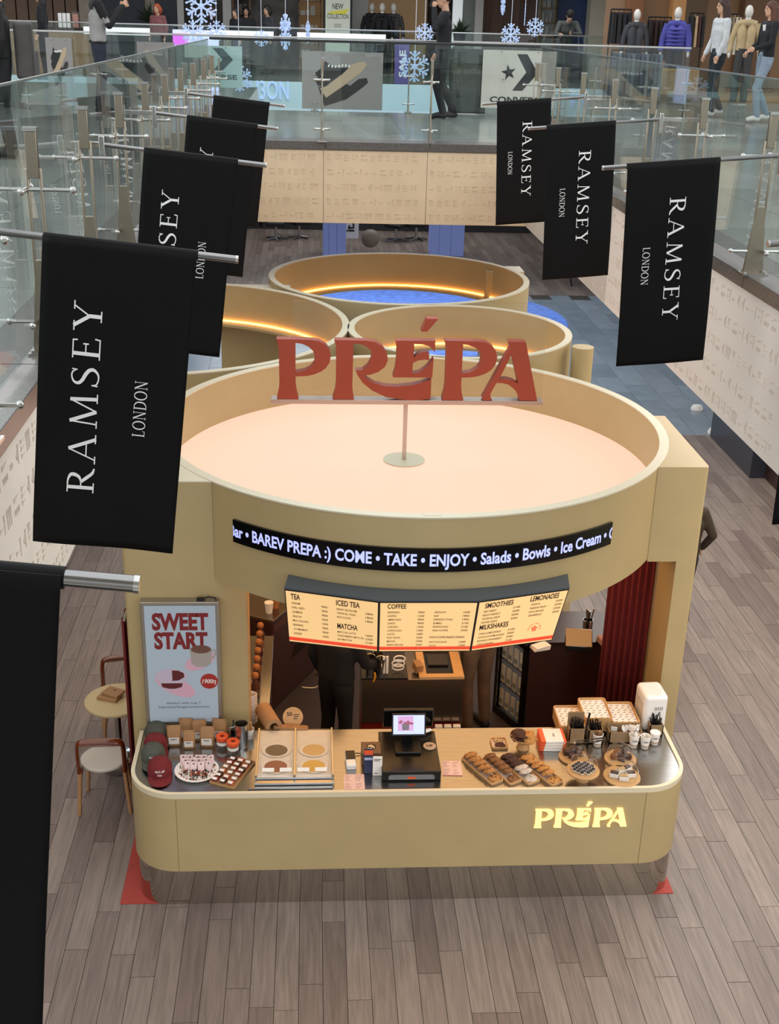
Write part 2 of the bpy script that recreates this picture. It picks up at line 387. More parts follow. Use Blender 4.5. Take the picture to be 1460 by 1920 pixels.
# cuneiform relief
def wedge(mb, x, y, L, wd, d, th=.0025):
    # head triangle then stem, pointing along d (0 down, 1 right)
    if d == 0: pts = [(x-wd, y), (x+wd, y), (x+wd*.25, y-L*.35), (x+wd*.12, y-L), (x-wd*.12, y-L), (x-wd*.25, y-L*.35)]
    else: pts = [(x, y+wd), (x, y-wd), (x+L*.35, y-wd*.25), (x+L, y-wd*.12), (x+L, y+wd*.12), (x+L*.35, y+wd*.25)]
    if d == 0: pts = pts[::-1]
    mb.prism(pts, 0, th)
def glyphs(mb, W, H, rows, rnd):
    rh = H/rows; h = rh*.46
    for r_ in range(rows):
        y = H-rh*(r_+.5)+h/2; x = .05
        while x < W-.14:
            g = rnd.randrange(8); wd = h*.13
            if g == 0:
                n = rnd.randint(2, 4)
                for k in range(n): wedge(mb, x+k*h*.32, y, h, wd, 0)
                x += n*h*.32
            elif g == 1:
                for k in range(3): wedge(mb, x, y-k*h*.36-.01, h*.7, wd, 1)
                x += h*.8
            elif g == 2:
                mb.prism([(x, y), (x, y-h*.28), (x+h*.95, y-h*.02)], 0, .0025)
                for k in range(4): mb.prism([(x+k*h*.25, y-h*.62), (x+k*h*.25+h*.1, y-h*.95), (x+k*h*.25+h*.2, y-h*.62)], 0, .0025)
                x += h*1.1
            elif g == 3:
                for k in range(2): mb.prism([(x+k*h*.3, y-h*.45), (x+k*h*.3, y-h*.75), (x+k*h*.3+h*.2, y-h*.6)], 0, .0025)
                x += h*.75
            elif g == 4:
                for k in range(2):
                    for q in range(2): mb.prism([(x+k*h*.26, y-q*h*.5), (x+k*h*.26+h*.16, y-q*h*.5-h*.1), (x+k*h*.26, y-q*h*.5-h*.22)], 0, .0025)
                wedge(mb, x+h*.72, y, h, wd, 0); x += h*.9
            elif g == 5:
                wedge(mb, x, y-h*.5, h*.7, wd, 1); wedge(mb, x+h*.9, y, h, wd, 0); x += h*1.1
            elif g == 6:
                mb.prism([(x, y-h*.5), (x+h*.24, y-h*.75), (x+h*.24, y-h*.25)], 0, .0025); wedge(mb, x+h*.45, y, h, wd, 0); x += h*.65
            else:
                for k in range(2): wedge(mb, x+k*h*.32, y, h*.55, wd, 0)
                wedge(mb, x, y-h*.75, h*.6, wd, 1); x += h*.8
            x += h*.42
def fascia(name, label, o0, rdir, length, n, H=ZU-.1-ZB, rows=5, cell=None):
    """panels run along rdir from o0 (bottom left seen from the void)"""
    t = struct(bpy.data.objects.new(name, None)); COL.objects.link(t); tag(t, label, 'wall')
    W = length/n; r_ = Vector(rdir)
    for k in range(n):
        rr = random.Random(hash(label) % 1000+k); rr = random.Random(len(label)*31+k)
        p = MB(); p.M = frame_matrix(Vector(o0)+r_*(k*W), r_, (0, 0, 1)); p.b2(.003, W-.003, .002, H-.002, -.035, 0)
        po = p.build('panel', STONEWL if name == 'wall_far' else STONE, t, bevel=.003)
        g = MB(); g.M = frame_matrix(Vector(o0)+r_*(k*W), r_, (0, 0, 1)); glyphs(g, W, H, rows, rr)
        tag(g.build('inscription', STONEWLD if name == 'wall_far' else STONED, po, smooth=False), kind='stuff')
    return t
fascia('wall_left', 'pale stone parapet carved with wedge script below the left gallery', (XL, 1.0, ZB), (0, 1, 0), YF-1.0, 6)
fascia('wall_right', 'pale stone parapet carved with wedge script below the right gallery', (XR, YF, ZB), (0, -1, 0), YF-2.0, 6)
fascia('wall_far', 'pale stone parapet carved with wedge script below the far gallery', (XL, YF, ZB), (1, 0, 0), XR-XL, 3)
# ---------------------------------------------------------------- balustrades
def balustrade(label, p0, p1, n, inward, posts=True, zt=6.11, pz=5.92, rail=None):
    p0, p1 = Vector((*p0, 0)), Vector((*p1, 0)); d = (p1-p0); L_ = d.length; d.normalize(); nv = Vector((*inward, 0)); S = L_/n
    t = thing('glass_balustrade', label, 'railing', (p0.x, p0.y, ZU)); a = math.atan2(d.y, d.x); t.rotation_euler = (0, 0, a)
    sgn = 1 if Vector((-d.y, d.x, 0)).dot(nv) > 0 else -1; H = zt-ZU
    pane = post = base = clamp = clamp2 = cap = None
    def put(nm, ref, mb, m, x, **k):
        if ref is None: o = mb.build(nm, m, t, **k); ref = o
        else: o = ref.copy(); COL.objects.link(o); o.parent = t
        o.location = (x, 0, 0); return ref
    for k in range(n): pane = put('glass_pane', pane, MB().b2(.006, S-.006, -.006, .006, .05, H), GL, k*S, smooth=False)
    if posts:
        q = pz-ZU; y = sgn*.045
        pb = MB(); [pb.tube([(0, y+e, 0), (0, y+e, q*.84)], .009, 8) for e in (-.028, .028)]
        pb.box((0, y, q*.9), (.03, .05, q*.2)); pb.box((0, y, q*.22), (.03, .13, q*.44), taper=.42)
        bb = MB().box((0, y, .01), (.12, .16, .014)); [bb.cyl((sx*.045, y+sy*.06, .015), .01, .014, 8) for sx in (-1, 1) for sy in (-1, 1)]
        cbs = []
        for z in (.15, q*.75):
            cb = MB(); cb.tube([(0, y-.16, z), (0, y+.16, z)], .009, 8); cb.tube([(-.09, sgn*.005, z), (.09, sgn*.005, z)], .012, 8); [cb.sph(e, .016, 8, 6) for e in ((0, y-.16, z), (0, y+.16, z), (-.09, sgn*.005, z), (.09, sgn*.005, z))]; cbs.append(cb)
        sb = MB()
        for z in (q+.12,): sb.tube([(0, -sgn*.035, z), (0, sgn*.02, z)], .022, 10)
        kp = MB().box((0, y, q+.008), (.04, .06, .016))
        for k in range(n+1):
            x = k*S
            post = put('post', post, pb, POSTM, x, bevel=.003); base = put('base_plate', base, bb, STEEL, x); clamp = put('glass_clamp', clamp, cbs[0], STEEL, x); clamp2 = put('glass_clamp', clamp2, cbs[1], STEEL, x); cap = put('post_cap', cap, kp, STEEL, x)
    if rail: MB().box((L_/2, 0, H+.012), (L_, .05, .03)).build('handrail', rail, t, bevel=.006)
    else: MB().box((L_/2, 0, H+.004), (L_, .016, .01)).build('edge_cap', STEEL, t)
    return t
BLKR = mat('dark_rail', '#1b1c1c', .3)
balustrade('glass balustrade with paired steel posts along the left gallery edge', (XL-.07, .39), (XL-.07, 15.39), 12, (1, 0))
balustrade('glass balustrade with paired steel posts along the right gallery edge', (XR+.07, .6), (XR+.07, 15.725), 11, (-1, 0))
balustrade('glass balustrade with black handrail across the far gallery edge', (XL-.07, 15.62), (XR+.07, 15.85), 3, (0, -1), rail=BLKR)
balustrade('glass balustrade with steel handrail behind the guard, posters hung on it', (-9.2, 20.75), (6.2, 20.75), 10, (0, 1), zt=6.06, pz=5.72, rail=STEEL)
# second void: far fascia and the shop gallery beyond it
ICE = mat('ice_white_wall', '#cfe3e4', .5)
o = struct(MB().b2(-20, 22, 30.2, 46, ZB, ZU).build('floor', TILEU, smooth=False)); tag(o, 'gallery floor in front of the shops beyond the second void', 'floor')
o = struct(MB().b2(-20, 22, 30.14, 30.2, 2.4, ZU).build('wall_back', ICE, smooth=False)); tag(o, 'icy white fascia on the far side of the second void', 'wall')
balustrade('glass balustrade with steel handrail in front of the far shops', (-14, 30.35), (16, 30.35), 15, (0, -1), posts=False, rail=STEEL)
# ground floor walls that show
NAVY = mat('navy_panel', '#2b2d37', .35); DKB = mat('dark_brown_panel', '#33201b', .5); ALU = mat('aluminium_frame', '#a59f95', .35, .8)
o = struct(MB().b2(6.72, 7.4, 16.9, 18.9, 0, 3.94).build('wall_right', NAVY, bevel=.01)); tag(o, 'dark navy pillar on the ground floor behind the right parapet', 'wall')
o = struct(MB().b2(6.95, 7.5, 15.9, 16.9, 0, 3.94).build('wall_right', DKB, bevel=.02)); tag(o, 'dark brown wall section next to the navy pillar', 'wall')
wd = struct(bpy.data.objects.new('window_1', None)); COL.objects.link(wd); tag(wd, 'framed shop window on the ground floor at the right edge', 'window')
MB().b2(7.2, 7.24, 6, 15.8, .12, 3.0).build('pane', GL, wd, smooth=False)
MB().b2(7.12, 7.3, 6, 15.88, 0, .12).build('sill_frame', ALU, wd, bevel=.01); MB().b2(7.12, 7.3, 15.78, 15.9, .1, 3.2).build('side_frame', ALU, wd, bevel=.01)
o = struct(MB().b2(8.6, 8.7, 2, 16, 0, 3.94).build('wall_right', mat('shop_cream', '#b9a98a', .7), smooth=False)); tag(o, 'cream shop back wall behind the ground floor window', 'wall')
o = struct(MB().b2(-10, -9.9, -2, 48, 0, 3.94).build('wall_left', mat('hall_grey', '#8d8985', .7), smooth=False)); tag(o, 'grey ground floor wall far on the left', 'wall')
o = struct(MB().b2(-14, 16, 47, 47.2, 0, 8).build('wall_back', mat('hall_dark', '#4b494b', .6), smooth=False)); tag(o, 'dim ground floor wall at the far end of the hall', 'wall')
# ================================================================ KIOSK
RCX, RCY, RR, ZT, ZR = .86, 9.83, 2.17, 3.20, 2.40
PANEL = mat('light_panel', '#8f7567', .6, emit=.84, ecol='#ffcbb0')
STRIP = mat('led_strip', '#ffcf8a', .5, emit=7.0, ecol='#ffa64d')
CEIL = mat('ply_ceiling_glow', '#d8a56a', .5, noise=.12, nscale=3, stretch=(1, 8, 1), emit=2.0, ecol='#e8b074')  # no lamp: plywood given a glow so that it looks brightly lit
def ring(t, cx, cy, R0, z0, z1, th=.07, n=128):
    MB().lathe([(R0-th, z0), (R0, z0), (R0, z1-.012), (R0-th, z1-.012), (R0-th, z0)], n, (cx, cy, 0)).build('ring_wall', BEI, t)
    MB().lathe([(R0-th-.004, z1-.012), (R0+.003, z1-.012), (R0+.003, z1), (R0-th-.004, z1), (R0-th-.004, z1-.012)], n, (cx, cy, 0)).build('rim', RIM, t)
kf = thing('kiosk_canopy', 'beige coffee kiosk canopy with a big round lit ring on two side piers', 'kiosk', (0, 0, 0))
ring(kf, RCX, RCY, RR, ZR, ZT)
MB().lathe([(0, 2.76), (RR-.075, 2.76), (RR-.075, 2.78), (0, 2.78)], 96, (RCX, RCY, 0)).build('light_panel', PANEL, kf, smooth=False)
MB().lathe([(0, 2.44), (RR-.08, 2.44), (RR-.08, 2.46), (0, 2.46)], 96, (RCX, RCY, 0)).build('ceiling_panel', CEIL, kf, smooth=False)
MB().box((.845, 7.715, ZT-.02), (.13, .05, .05)).build('cable_cover', RIM, kf, bevel=.004)
def arc(a0, a1, r, n=24): return [(RCX+r*math.cos(a0+(a1-a0)*i/n), RCY+r*math.sin(a0+(a1-a0)*i/n)) for i in range(n+1)]
r_ = RR+.002
def angle_at_y(y, side):
    s = (y-RCY)/r_; return math.asin(s) if side > 0 else PI-math.asin(s)
LY, RY, PB = 8.36, 8.70, 10.02
rc = lambda cx, cy, a0: [(cx+.035*math.cos(a0+PI/2*i/6), cy+.035*math.sin(a0+PI/2*i/6)) for i in range(7)]
p = [(-1.43, PB)]+rc(-1.395, LY+.035, PI)+arc(angle_at_y(LY, -1), angle_at_y(PB, -1), r_)
MB().prism(p, ZR, ZT-.012).build('pier_head', BEI, kf)
MB().prism([(x, y) for x, y in p], ZT-.012, ZT-.004).build('pier_cap', RIM, kf)
MB().prism(rc(-1.395, LY+.035, PI)+[(-.50, LY), (-.50, LY+.2), (-1.25, LY+.2), (-1.25, PB), (-1.43, PB)], 0, ZR).build('pier', BEI, kf)
MB().b2(-.50, -.49, LY+.01, LY+.2, 1.06, ZR).build('pier_lining', WOODL, kf)
p = arc(angle_at_y(PB, 1), angle_at_y(RY, 1), r_)+rc(3.095, RY+.035, 1.5*PI)+[(3.13, PB)]
MB().prism(p, 2.38, ZT-.012).build('pier_head', BEI, kf)
MB().prism(p, ZT-.012, ZT-.004).build('pier_cap', BEI, kf)
MB().prism([(2.955, PB), (2.955, RY)]+rc(3.095, RY+.035, 1.5*PI)+[(3.13, PB)], 0, 2.38).build('pier', BEI, kf)
# LED ticker bent round the ring front
led = thing('led_ticker', 'black curved ticker display with glowing white text on the kiosk ring', 'display', (RCX, RCY, 2.79))
a0, a1 = math.atan2(8.19-RCY, -.565-RCX)+2*PI, math.atan2(8.145-RCY, 2.23-RCX)+2*PI
MB().lathe([(RR+.001, 0), (RR+.022, 0), (RR+.022, .178), (RR+.001, .178), (RR+.001, 0)], 64, (0, 0, 0), a0, a1).build('screen', BLKG, led)
LEDT = mat('led_text', '#aab4ff', .5, emit=.75, ecol='#b3bcff')
m = MB(); W = (a1-a0)*(RR+.024)
txt(m, 'Bar • BAREV PREPA :) COME • TAKE • ENJOY • Salads • Bowls • Ice Cream • C', -.03, 0, .088, w=W+.06, bold=.028)
m2 = MB()
vs = []
for x, y, z in m.v:
    x = max(.004, min(W-.004, x)); a = a0+x/(RR+.024); vs.append(((RR+.024)*math.cos(a), (RR+.024)*math.sin(a), y+.05))
m2.add(vs, m.f); m2.build('lettering', LEDT, led, smooth=False)
# PREPA letter outlines (traced units, y down)
O2 = 1406
def PO(dx, dy): return [[(x+dx, y+dy) for x, y in q] for q in (
    [(103, 337), (300, 337), (440, 337), (520, 347), (585, 383), (625, 435), (641, 500), (628, 568), (590, 625), (540, 662), (470, 692), (400, 708), (290, 715), (290, 790), (296, 860), (318, 940), (318, 955), (103, 955), (103, 940), (122, 860), (128, 790), (126, 450), (118, 385), (103, 350)],
    [(290, 372), (350, 378), (415, 402), (465, 450), (483, 505), (475, 570), (440, 620), (380, 655), (290, 672)])]
LET = [('letter_p', PO(0, 0)),
 ('letter_r', [[(676, 332), (1000, 332), (1085, 345), (1155, 392), (1203, 465), (1212, 525), (1185, 595), (1115, 652), (1040, 680), (975, 690), (1010, 728), (1085, 770), (1180, 795), (1300, 800), (1460, 780), (1536, 762), (1656, 715), (1656, 915), (1610, 926), (1540, 937), (1460, 940), (1370, 934), (1200, 910), (1060, 845), (965, 768), (912, 692), (890, 640), (960, 632), (1012, 590), (1042, 530), (1050, 465), (1030, 420), (980, 385), (925, 369), (866, 365), (862, 640), (860, 800), (866, 870), (877, 930), (877, 945), (664, 945), (664, 930), (688, 850), (695, 780), (695, 450), (690, 380), (676, 345)]]),
 ('letter_e', [[(1283, 325), (1681, 318), (1681, 390), (1678, 440), (1655, 400), (1615, 371), (1560, 358), (1471, 355), (1471, 500), (1500, 463), (1545, 440), (1580, 433), (1621, 435), (1628, 520), (1586, 511), (1516, 522), (1464, 550), (1461, 660), (1530, 647), (1600, 595), (1640, 545), (1671, 497), (1664, 697), (1268, 703), (1268, 690), (1290, 610), (1298, 520), (1298, 420), (1293, 370), (1283, 337)]]),
 ('accent', [[(1536, 227), (1594, 227), (1703, 95), (1586, 95)]]),
 ('letter_p', PO(1671, -24)),
 ('letter_a', [[(2416, 308), (2591, 308), (2751, 918), (2566, 918), (2554, 870), (2511, 805), (2446, 755), (2376, 738), (2318, 740), (2264, 855), (2270, 895), (2288, 922), (2196, 925), (2184, 905), (2436, 372)], [(2456, 440), (2541, 740), (2486, 710), (2416, 695), (2344, 700)]])]
def prepa(par, width, ext, m, y0=0):
    k = width/2648
    for nm, outs in LET:
        q = [[((x-1427)*k, (955-(y+.0125*(x-103)*1.06))*k) for x, y in o] for o in outs]
        vs, fs = shape2d(q, ext)
        b = MB(); b.add([(x, -z, y) for x, y, z in vs], fs); o = b.build(nm, m, par, ang=30); o.location = (0, y0, 0)
pb = PZ(757, 863, 2.78); SY = pb.y
sg = thing('roof_sign', 'big red letters on a clear bar and post above the kiosk ring', 'sign', (pb.x, SY, 2.78))
MB().cyl((0, 0, 0), .185, .012, 40).build('base_disc', mat('sign_base', '#c2c0a8', .5), sg)
l0, l1 = PY(508, 753, SY), PY(1016, 750, SY); zb = (l0.z+l1.z)/2-2.78; cx_ = (l0.x+l1.x)/2-pb.x; Wd = l1.x-l0.x
MB().b2(-.018, .018, -.018, .018, .012, zb).build('post', mat('clear_bar', '#c4b3aa', .2, .3), sg, bevel=.004)
MB().b2(cx_-Wd/2, cx_+Wd/2, -.06, .06, zb-.018, zb+.022).build('bar', mat('clear_bar2', '#b9a89f', .12, .5), sg, bevel=.004)
MB().b2(cx_-Wd*.42, cx_+Wd*.5, .03, .036, zb+.03, zb+.86).build('backing_sheet', ACR, sg, smooth=False)
pl = bpy.data.objects.new('lettering', None); COL.objects.link(pl); pl.parent = sg; pl.location = (cx_, 0, zb+.024)
prepa(sg, Wd*.955, .048, TERRA)
bpy.data.objects.remove(pl)
for o in kids(sg):
    if o.name.startswith(('letter_', 'accent')): o.location = (cx_, -.01, zb+.024)
# ---------------------------------------------------------------- service counter
FY = 7.47; CZ = 1.05
ct = thing('service_counter', 'long beige service counter with rounded corners and glowing gold lettering', 'counter', (0, 0, 0))
X0, X1 = -1.37, 2.905
MB().prism(rrect(X0, X1, FY, 8.36, .36, 14, (1, 1, 0, 0)), .36, CZ-.03).build('body', BEI, ct, ang=25)
# cream lip round the top and the steel worktop inside it
out = rrect(X0, X1, FY, 8.34, .36, 14, (1, 1, 0, 0)); inn = rrect(X0+.03, X1-.03, FY+.03, 8.34, .33, 14, (1, 1, 0, 0))
def band(outer, inner, z0, z1, closed=True):
    m = MB(); n = len(outer); vs = [(*p, z0) for p in outer]+[(*p, z1) for p in outer]+[(*p, z1) for p in inner]+[(*p, z0) for p in inner]; fs = []
    for i in range(n if closed else n-1):
        j = (i+1) % n
        for a, b in ((0, 1), (1, 2), (2, 3), (3, 0)): fs.append((a*n+i, a*n+j, b*n+j, b*n+i))
    return m.add(vs, fs)
m = len(out); sh = out[-1:]+out[:-1]; si = inn[-1:]+inn[:-1]
band(sh, si, CZ-.03, CZ+.012, False).build('lip', mat('cream_lip', '#d9d0b4', .4), ct, ang=30)
MB().prism(inn, CZ-.03, CZ).build('worktop', BRUSH, ct, smooth=False)
MB().prism(rrect(X0+.03, X1-.03, FY+.06, 8.36, .23, 14, (1, 1, 0, 0)), 0, .36).build('kick_plate', MIRR, ct, ang=25)
for x in (-1.0, 2.54): MB().box((x, FY-.0005, .69), (.004, .003, .66)).build('panel_joint', mat('joint_beige', '#8c7a52', .6), ct)
GOLD = mat('glow_letters', '#ffe39a', .5, emit=.8, ecol='#ffd98a')
c = PY(1087, 1551, FY); before = set(kids(ct)); k0 = PY(1000, 1551, FY).x; k1 = PY(1173, 1551, FY).x
prepa(ct, k1-k0, .008, GOLD)
for o in kids(ct):
    if o not in before: o.location = ((k0+k1)/2, FY-.009, c.z+.01)
MB().b2(-1.475, 2.885, 7.54, 9.9, 0, .006).build('floor_plate', REDF, ct, smooth=False)
# ---------------------------------------------------------------- menu board
mb_ = thing('menu_board', 'three panel backlit menu board hung from the kiosk ring front', 'menu', (0, 0, 0))
zt = 2.645; TP = [(-.192, 7.70), (.472, 7.494), (1.170, 7.490), (1.855, 7.69)]; zb_ = 2.175
BP = [(-.165, 7.76), (.480, 7.60), (1.149, 7.60), (1.777, 7.76)]
MENU = mat('menu_face', '#ffdca0', .5, emit=.36, ecol='#ffc982'); MRED = mat('menu_red', '#e2492c', .5, emit=.5, ecol='#e2452a'); CASE = mat('menu_case', '#4c5459', .45); MDK = mat('menu_text', '#2a1812', .8)
# case: top lid and back that follows the ring
lid = [(x, y) for x, y in TP]+[(RCX+(RR+.003)*math.cos(a), RCY+(RR+.003)*math.sin(a)) for a in [math.atan2(7.917-RCY, 1.884-RCX)+(math.atan2(7.917-RCY, -.165-RCX)-math.atan2(7.917-RCY, 1.884-RCX))*i/20 for i in range(21)]]
MB().prism(lid, zt-.012, zt).build('case_top', CASE, mb_)
case = MB(); n = 4; back = [(-.12, 7.93), (.45, 7.74), (1.2, 7.74), (1.80, 7.93)]
def quad(m_, P): m_.add(P, [(0, 1, 2, 3)])
bk = [(b[0], b[1]+.12) for b in BP]
for i in range(3):
    quad(case, [(*BP[i], zb_), (*BP[i+1], zb_), (*bk[i+1], zb_), (*bk[i], zb_)])
    quad(case, [(*bk[i], zb_), (*bk[i+1], zb_), (*back[i+1], zt-.012), (*back[i], zt-.012)])
for i in (0, 3): quad(case, [(*BP[i], zb_), (*bk[i], zb_), (*back[i], zt-.012), (*TP[i], zt-.012)])
case.build('case_body', CASE, mb_, smooth=False)
texts = [
 [('TEA', .065, .835, .10, .10), ('ICED TEA', .55, .83, .10, .25), ('MATCHA', .555, .385, .10, .22),
  *[(s, .07, .745-.082*i, .036, w_) for i, (s, w_) in enumerate((('ASSAM', .09), ('EARL GREY', .14), ('JASMINE', .11), ('SENCHA', .10), ('MILK OOLONG', .17), ('BERRIES', .11), ('THYME/MINT', .16), ('GINGER', .09)))],
  *[(s, .39, .745-.082*i, .036, .065) for i, s in enumerate(('900', '900', '900', '900', '1000', '900', '900', '1500'))],
  *[(s, .555, .74-.075*i, .034, w_) for i, (s, w_) in enumerate((('BERRY BLOSSOM', .21), ('TROPICAL TINGE', .2), ('KIWI CLOUD', .15)))],
  *[(s, .86, .72-.075*i, .036, .08) for i, s in enumerate(('1800', '1800', '1800'))],
  *[(s, .555, .30-.072*i, .034, w_) for i, (s, w_) in enumerate((('MATCHA LATTE', .2), ('STRAWBERRY MATCHA', .29), ('RAF MATCHA', .16)))],
  *[(s, .86, .29-.072*i, .036, .08) for i, s in enumerate(('1600', '2300', '2100'))]],
 [('COFFEE', .085, .87, .085, .19), ('NON-COFFEE BASED DRINKS', .54, .28, .042, .37),
  *[(s, .09, .78-.072*i, .034, w_) for i, (s, w_) in enumerate((('ESPRESSO', .12), ('DOPPIO', .09), ('AMERICANO', .14), ('LUNGO', .08), ('CORTADO', .11), ('CAPPUCCINO', .15), ('LATTE', .08), ('FLAT WHITE', .14), ('MOCHA', .09), ('PREPA SPECIAL', .18)))],
  *[(s, .40, .78-.072*i, .036, .065) for i, s in enumerate(('900', '1200', '900', '900', '1200', '1300', '1400', '1600', '1500', '2200'))],
  *[(s, .565, .78-.072*i, .034, w_) for i, (s, w_) in enumerate((('AFFOGATO', .12), ('RAF', .05), ('ESPRESSO TONIC', .2), ('BUMBLE', .09), ('FRAPPUCCINO', .16), ('IRISH COFFEE', .16)))],
  *[(s, .86, .78-.072*i, .036, .07) for i, s in enumerate(('1600', '1800', '1900', '2100', '2100', '2500'))],
  ('HOT CHOCOLATE', .54, .185, .034, .19), ('CACAO', .54, .115, .034, .08), ('1500', .86, .185, .036, .07), ('1300', .86, .115, .036, .07)],
 [('SMOOTHIES', .08, .85, .095, .31), ('LEMONADES', .58, .86, .095, .32), ('MILKSHAKES', .06, .425, .095, .33),
  *[(s, .07, .765-.072*i, .036, w_) for i, (s, w_) in enumerate((('VERY BERRY', .15), ('PEACH PERFECT', .2), ('TROPICAL DROP', .2), ('POWER GREEN', .18)))],
  *[(s, .40, .77-.072*i, .036, .08) for i, s in enumerate(('2100', '2000', '2000', '2500'))],
  *[(s, .6, .775-.072*i, .036, w_) for i, (s, w_) in enumerate((('TROPICAL', .11), ('PASSION FRUIT', .19), ('KIWI ORANGE', .17), ('GRAPEFRUIT', .16)))],
  *[(s, .88, .785-.072*i, .036, .08) for i, s in enumerate(('2500', '2500', '2500', '2200'))],
  *[(s, .06, .325-.072*i, .036, w_) for i, (s, w_) in enumerate((('VANILLA MILKSHAKE', .26), ('CHOCOLATE MILKSHAKE', .31), ('BANANA STRAWBERRY', .29), ('CHOCO BANANA', .20)))],
  *[(s, .40, .335-.072*i, .036, .08) for i, s in enumerate(('2100', '2000', '2500', '2100'))]]]
for i in range(3):
    A, Bq, Cq, D = Vector((*BP[i], zb_)), Vector((*BP[i+1], zb_)), Vector((*TP[i+1], zt-.012)), Vector((*TP[i], zt-.012))
    nrm = (Bq-A).cross(D-A).normalized()
    def uv(u, v, d=0.0): return tuple((A*(1-u)+Bq*u)*(1-v)+(D*(1-u)+Cq*u)*v+nrm*d)
    def sheet(u0, u1, v0, v1, d_, N=10):
        q = MB(); q.add([uv(u0+(u1-u0)*i_/N, v0+(v1-v0)*j_/N, d_) for j_ in range(N+1) for i_ in range(N+1)], [(j_*(N+1)+i_, j_*(N+1)+i_+1, (j_+1)*(N+1)+i_+1, (j_+1)*(N+1)+i_) for j_ in range(N) for i_ in range(N)]); return q
    f = sheet(0, 1, 0, 1, 0); f.add([uv(0, 0, -.02), uv(1, 0, -.02), uv(1, 1, -.02), uv(0, 1, -.02), uv(0, 0, .0), uv(1, 0, .0), uv(1, 1, .0), uv(0, 1, .0)], [(0, 1, 5, 4), (1, 2, 6, 5), (2, 3, 7, 6), (3, 0, 4, 7)])
    fo = f.build('menu_panel', [mat('menu_frame', '#1d1a19', .5)], mb_, smooth=False)
    sheet(.012, .988, .02, .975, .002).build('backlit_sheet', MENU, fo, smooth=False)
    g = sheet(.012, .988, .045, .105, .003)
    for k in range(60): u = .014+k*.0163; g.add([uv(u, .105, .003), uv(u+.012, .105, .003), uv(u+.006, .118, .003)], [(0, 1, 2)])
    g.build('red_border', MRED, fo, smooth=False)
    g = MB()
    for s, x, y, h, w_ in texts[i]: txt(g, s, x, y, h, w=w_, bold=.02 if h > .05 else .006)
    h = MB(); h.add([uv(a, b, .004) for a, b, c in g.v], g.f); h.build('lettering', MDK, fo, smooth=False)
    if i == 2:
        h = MB()
        for k in range(5):
            a = k*2*PI/5+.3
            for r0, r1, w0, w1 in ((.006, .045, .012, .03),):
                ca, sa = math.cos(a), math.sin(a); P = [(r0, -w0/2), (r1, -w1/2), (r1+.008, 0), (r1, w1/2), (r0, w0/2)]
                h.add([uv(.72+(ca*p-sa*q)*.72, .30+(sa*p+ca*q)*1.1, .004) for p, q in P], [(0, 1, 2, 3, 4)])
        h.build('asterisk_logo', MRED, fo, smooth=False)
        h = MB()
        for k in range(15):
            if k in (6, 10): continue
            a_ = PI*(1.02-.075*k); h.add([uv(.72+math.cos(a_+e)*r_q*.75, .29+math.sin(a_+e)*r_q*1.2, .004) for e, r_q in ((-.05, .085), (.05, .085), (.05, .105), (-.05, .105))], [(0, 1, 2, 3)])
        h.build('logo_arc', MRED, fo, smooth=False)
# ---------------------------------------------------------------- poster light box on the left pier
lb = thing('poster_light_box', 'backlit SWEET START dessert poster box on the left pier', 'light box', (-1.005, LY, 1.15))
bw, bh = .60, 1.09
MB().b2(-bw/2, bw/2, -.085, 0, 0, bh).build('box', ALU, lb, bevel=.006)
POST = mat('poster_blue', '#a9bac9', .5, emit=.05, ecol='#b4c8da')
MB().b2(-bw/2+.03, bw/2-.03, -.088, -.084, .03, bh-.03).build('poster', POST, lb, smooth=False)
def flatpart(par, name, m_, fn, y=-.0895, **k):
    g = MB(); g.M = frame_matrix((0, y, 0), (1, 0, 0), (0, 0, 1)); fn(g); return g.build(name, m_, par, smooth=False)
PRED = mat('poster_red', '#7c1c20', .6); PPINK = mat('poster_pink', '#c79fb2', .6, emit=.1); PRD2 = mat('poster_red2', '#a3281f', .6)
def f1(g): txt(g, 'SWEET', 0, .86, .135, w=.43, align='c', bold=.045); txt(g, 'START', 0, .695, .135, w=.41, align='c', bold=.045)
flatpart(lb, 'headline', PRED, f1)
def ell(g, cx, cy, rx, ry, rot=0, n=28, z=0): g.add([(cx+rx*math.cos(a)*math.cos(rot)-ry*math.sin(a)*math.sin(rot), cy+rx*math.cos(a)*math.sin(rot)+ry*math.sin(a)*math.cos(rot), z) for a in [2*PI*i/n for i in range(n)]], [tuple(range(n))])
flatpart(lb, 'pink_ellipses', PPINK, lambda g: (ell(g, -.06, .36, .17, .075, -.5), ell(g, .14, .58, .13, .065, .5)), -.0892)
flatpart(lb, 'price_disc', PRD2, lambda g: ell(g, .205, .40, .068, .068))
flatpart(lb, 'price', WHT, lambda g: txt(g, '1900դ', .205, .383, .036, w=.11, align='c', bold=.02, slant=.2), -.0905)
flatpart(lb, 'printed_mug', mat('poster_mug', '#a6a09b', .6), lambda g: (g.prism([(.065, .68), (.235, .68), (.225, .56), (.19, .53), (.11, .53), (.075, .56)], 0, .0002), g.ribbon([(.225, .675), (.262, .68), (.258, .63), (.225, .60)], .014)), -.0898)
flatpart(lb, 'printed_coffee', mat('poster_coffee', '#6d4a3c', .6), lambda g: ell(g, .15, .685, .078, .036), -.0902)
flatpart(lb, 'printed_bowl', mat('poster_bowl', '#c3b7cc', .6), lambda g: (g.prism([(-.20, .45), (.03, .45), (.0, .36), (-.06, .325), (-.11, .325), (-.17, .36)], 0, .0002), ell(g, -.085, .45, .125, .062)), -.0898)
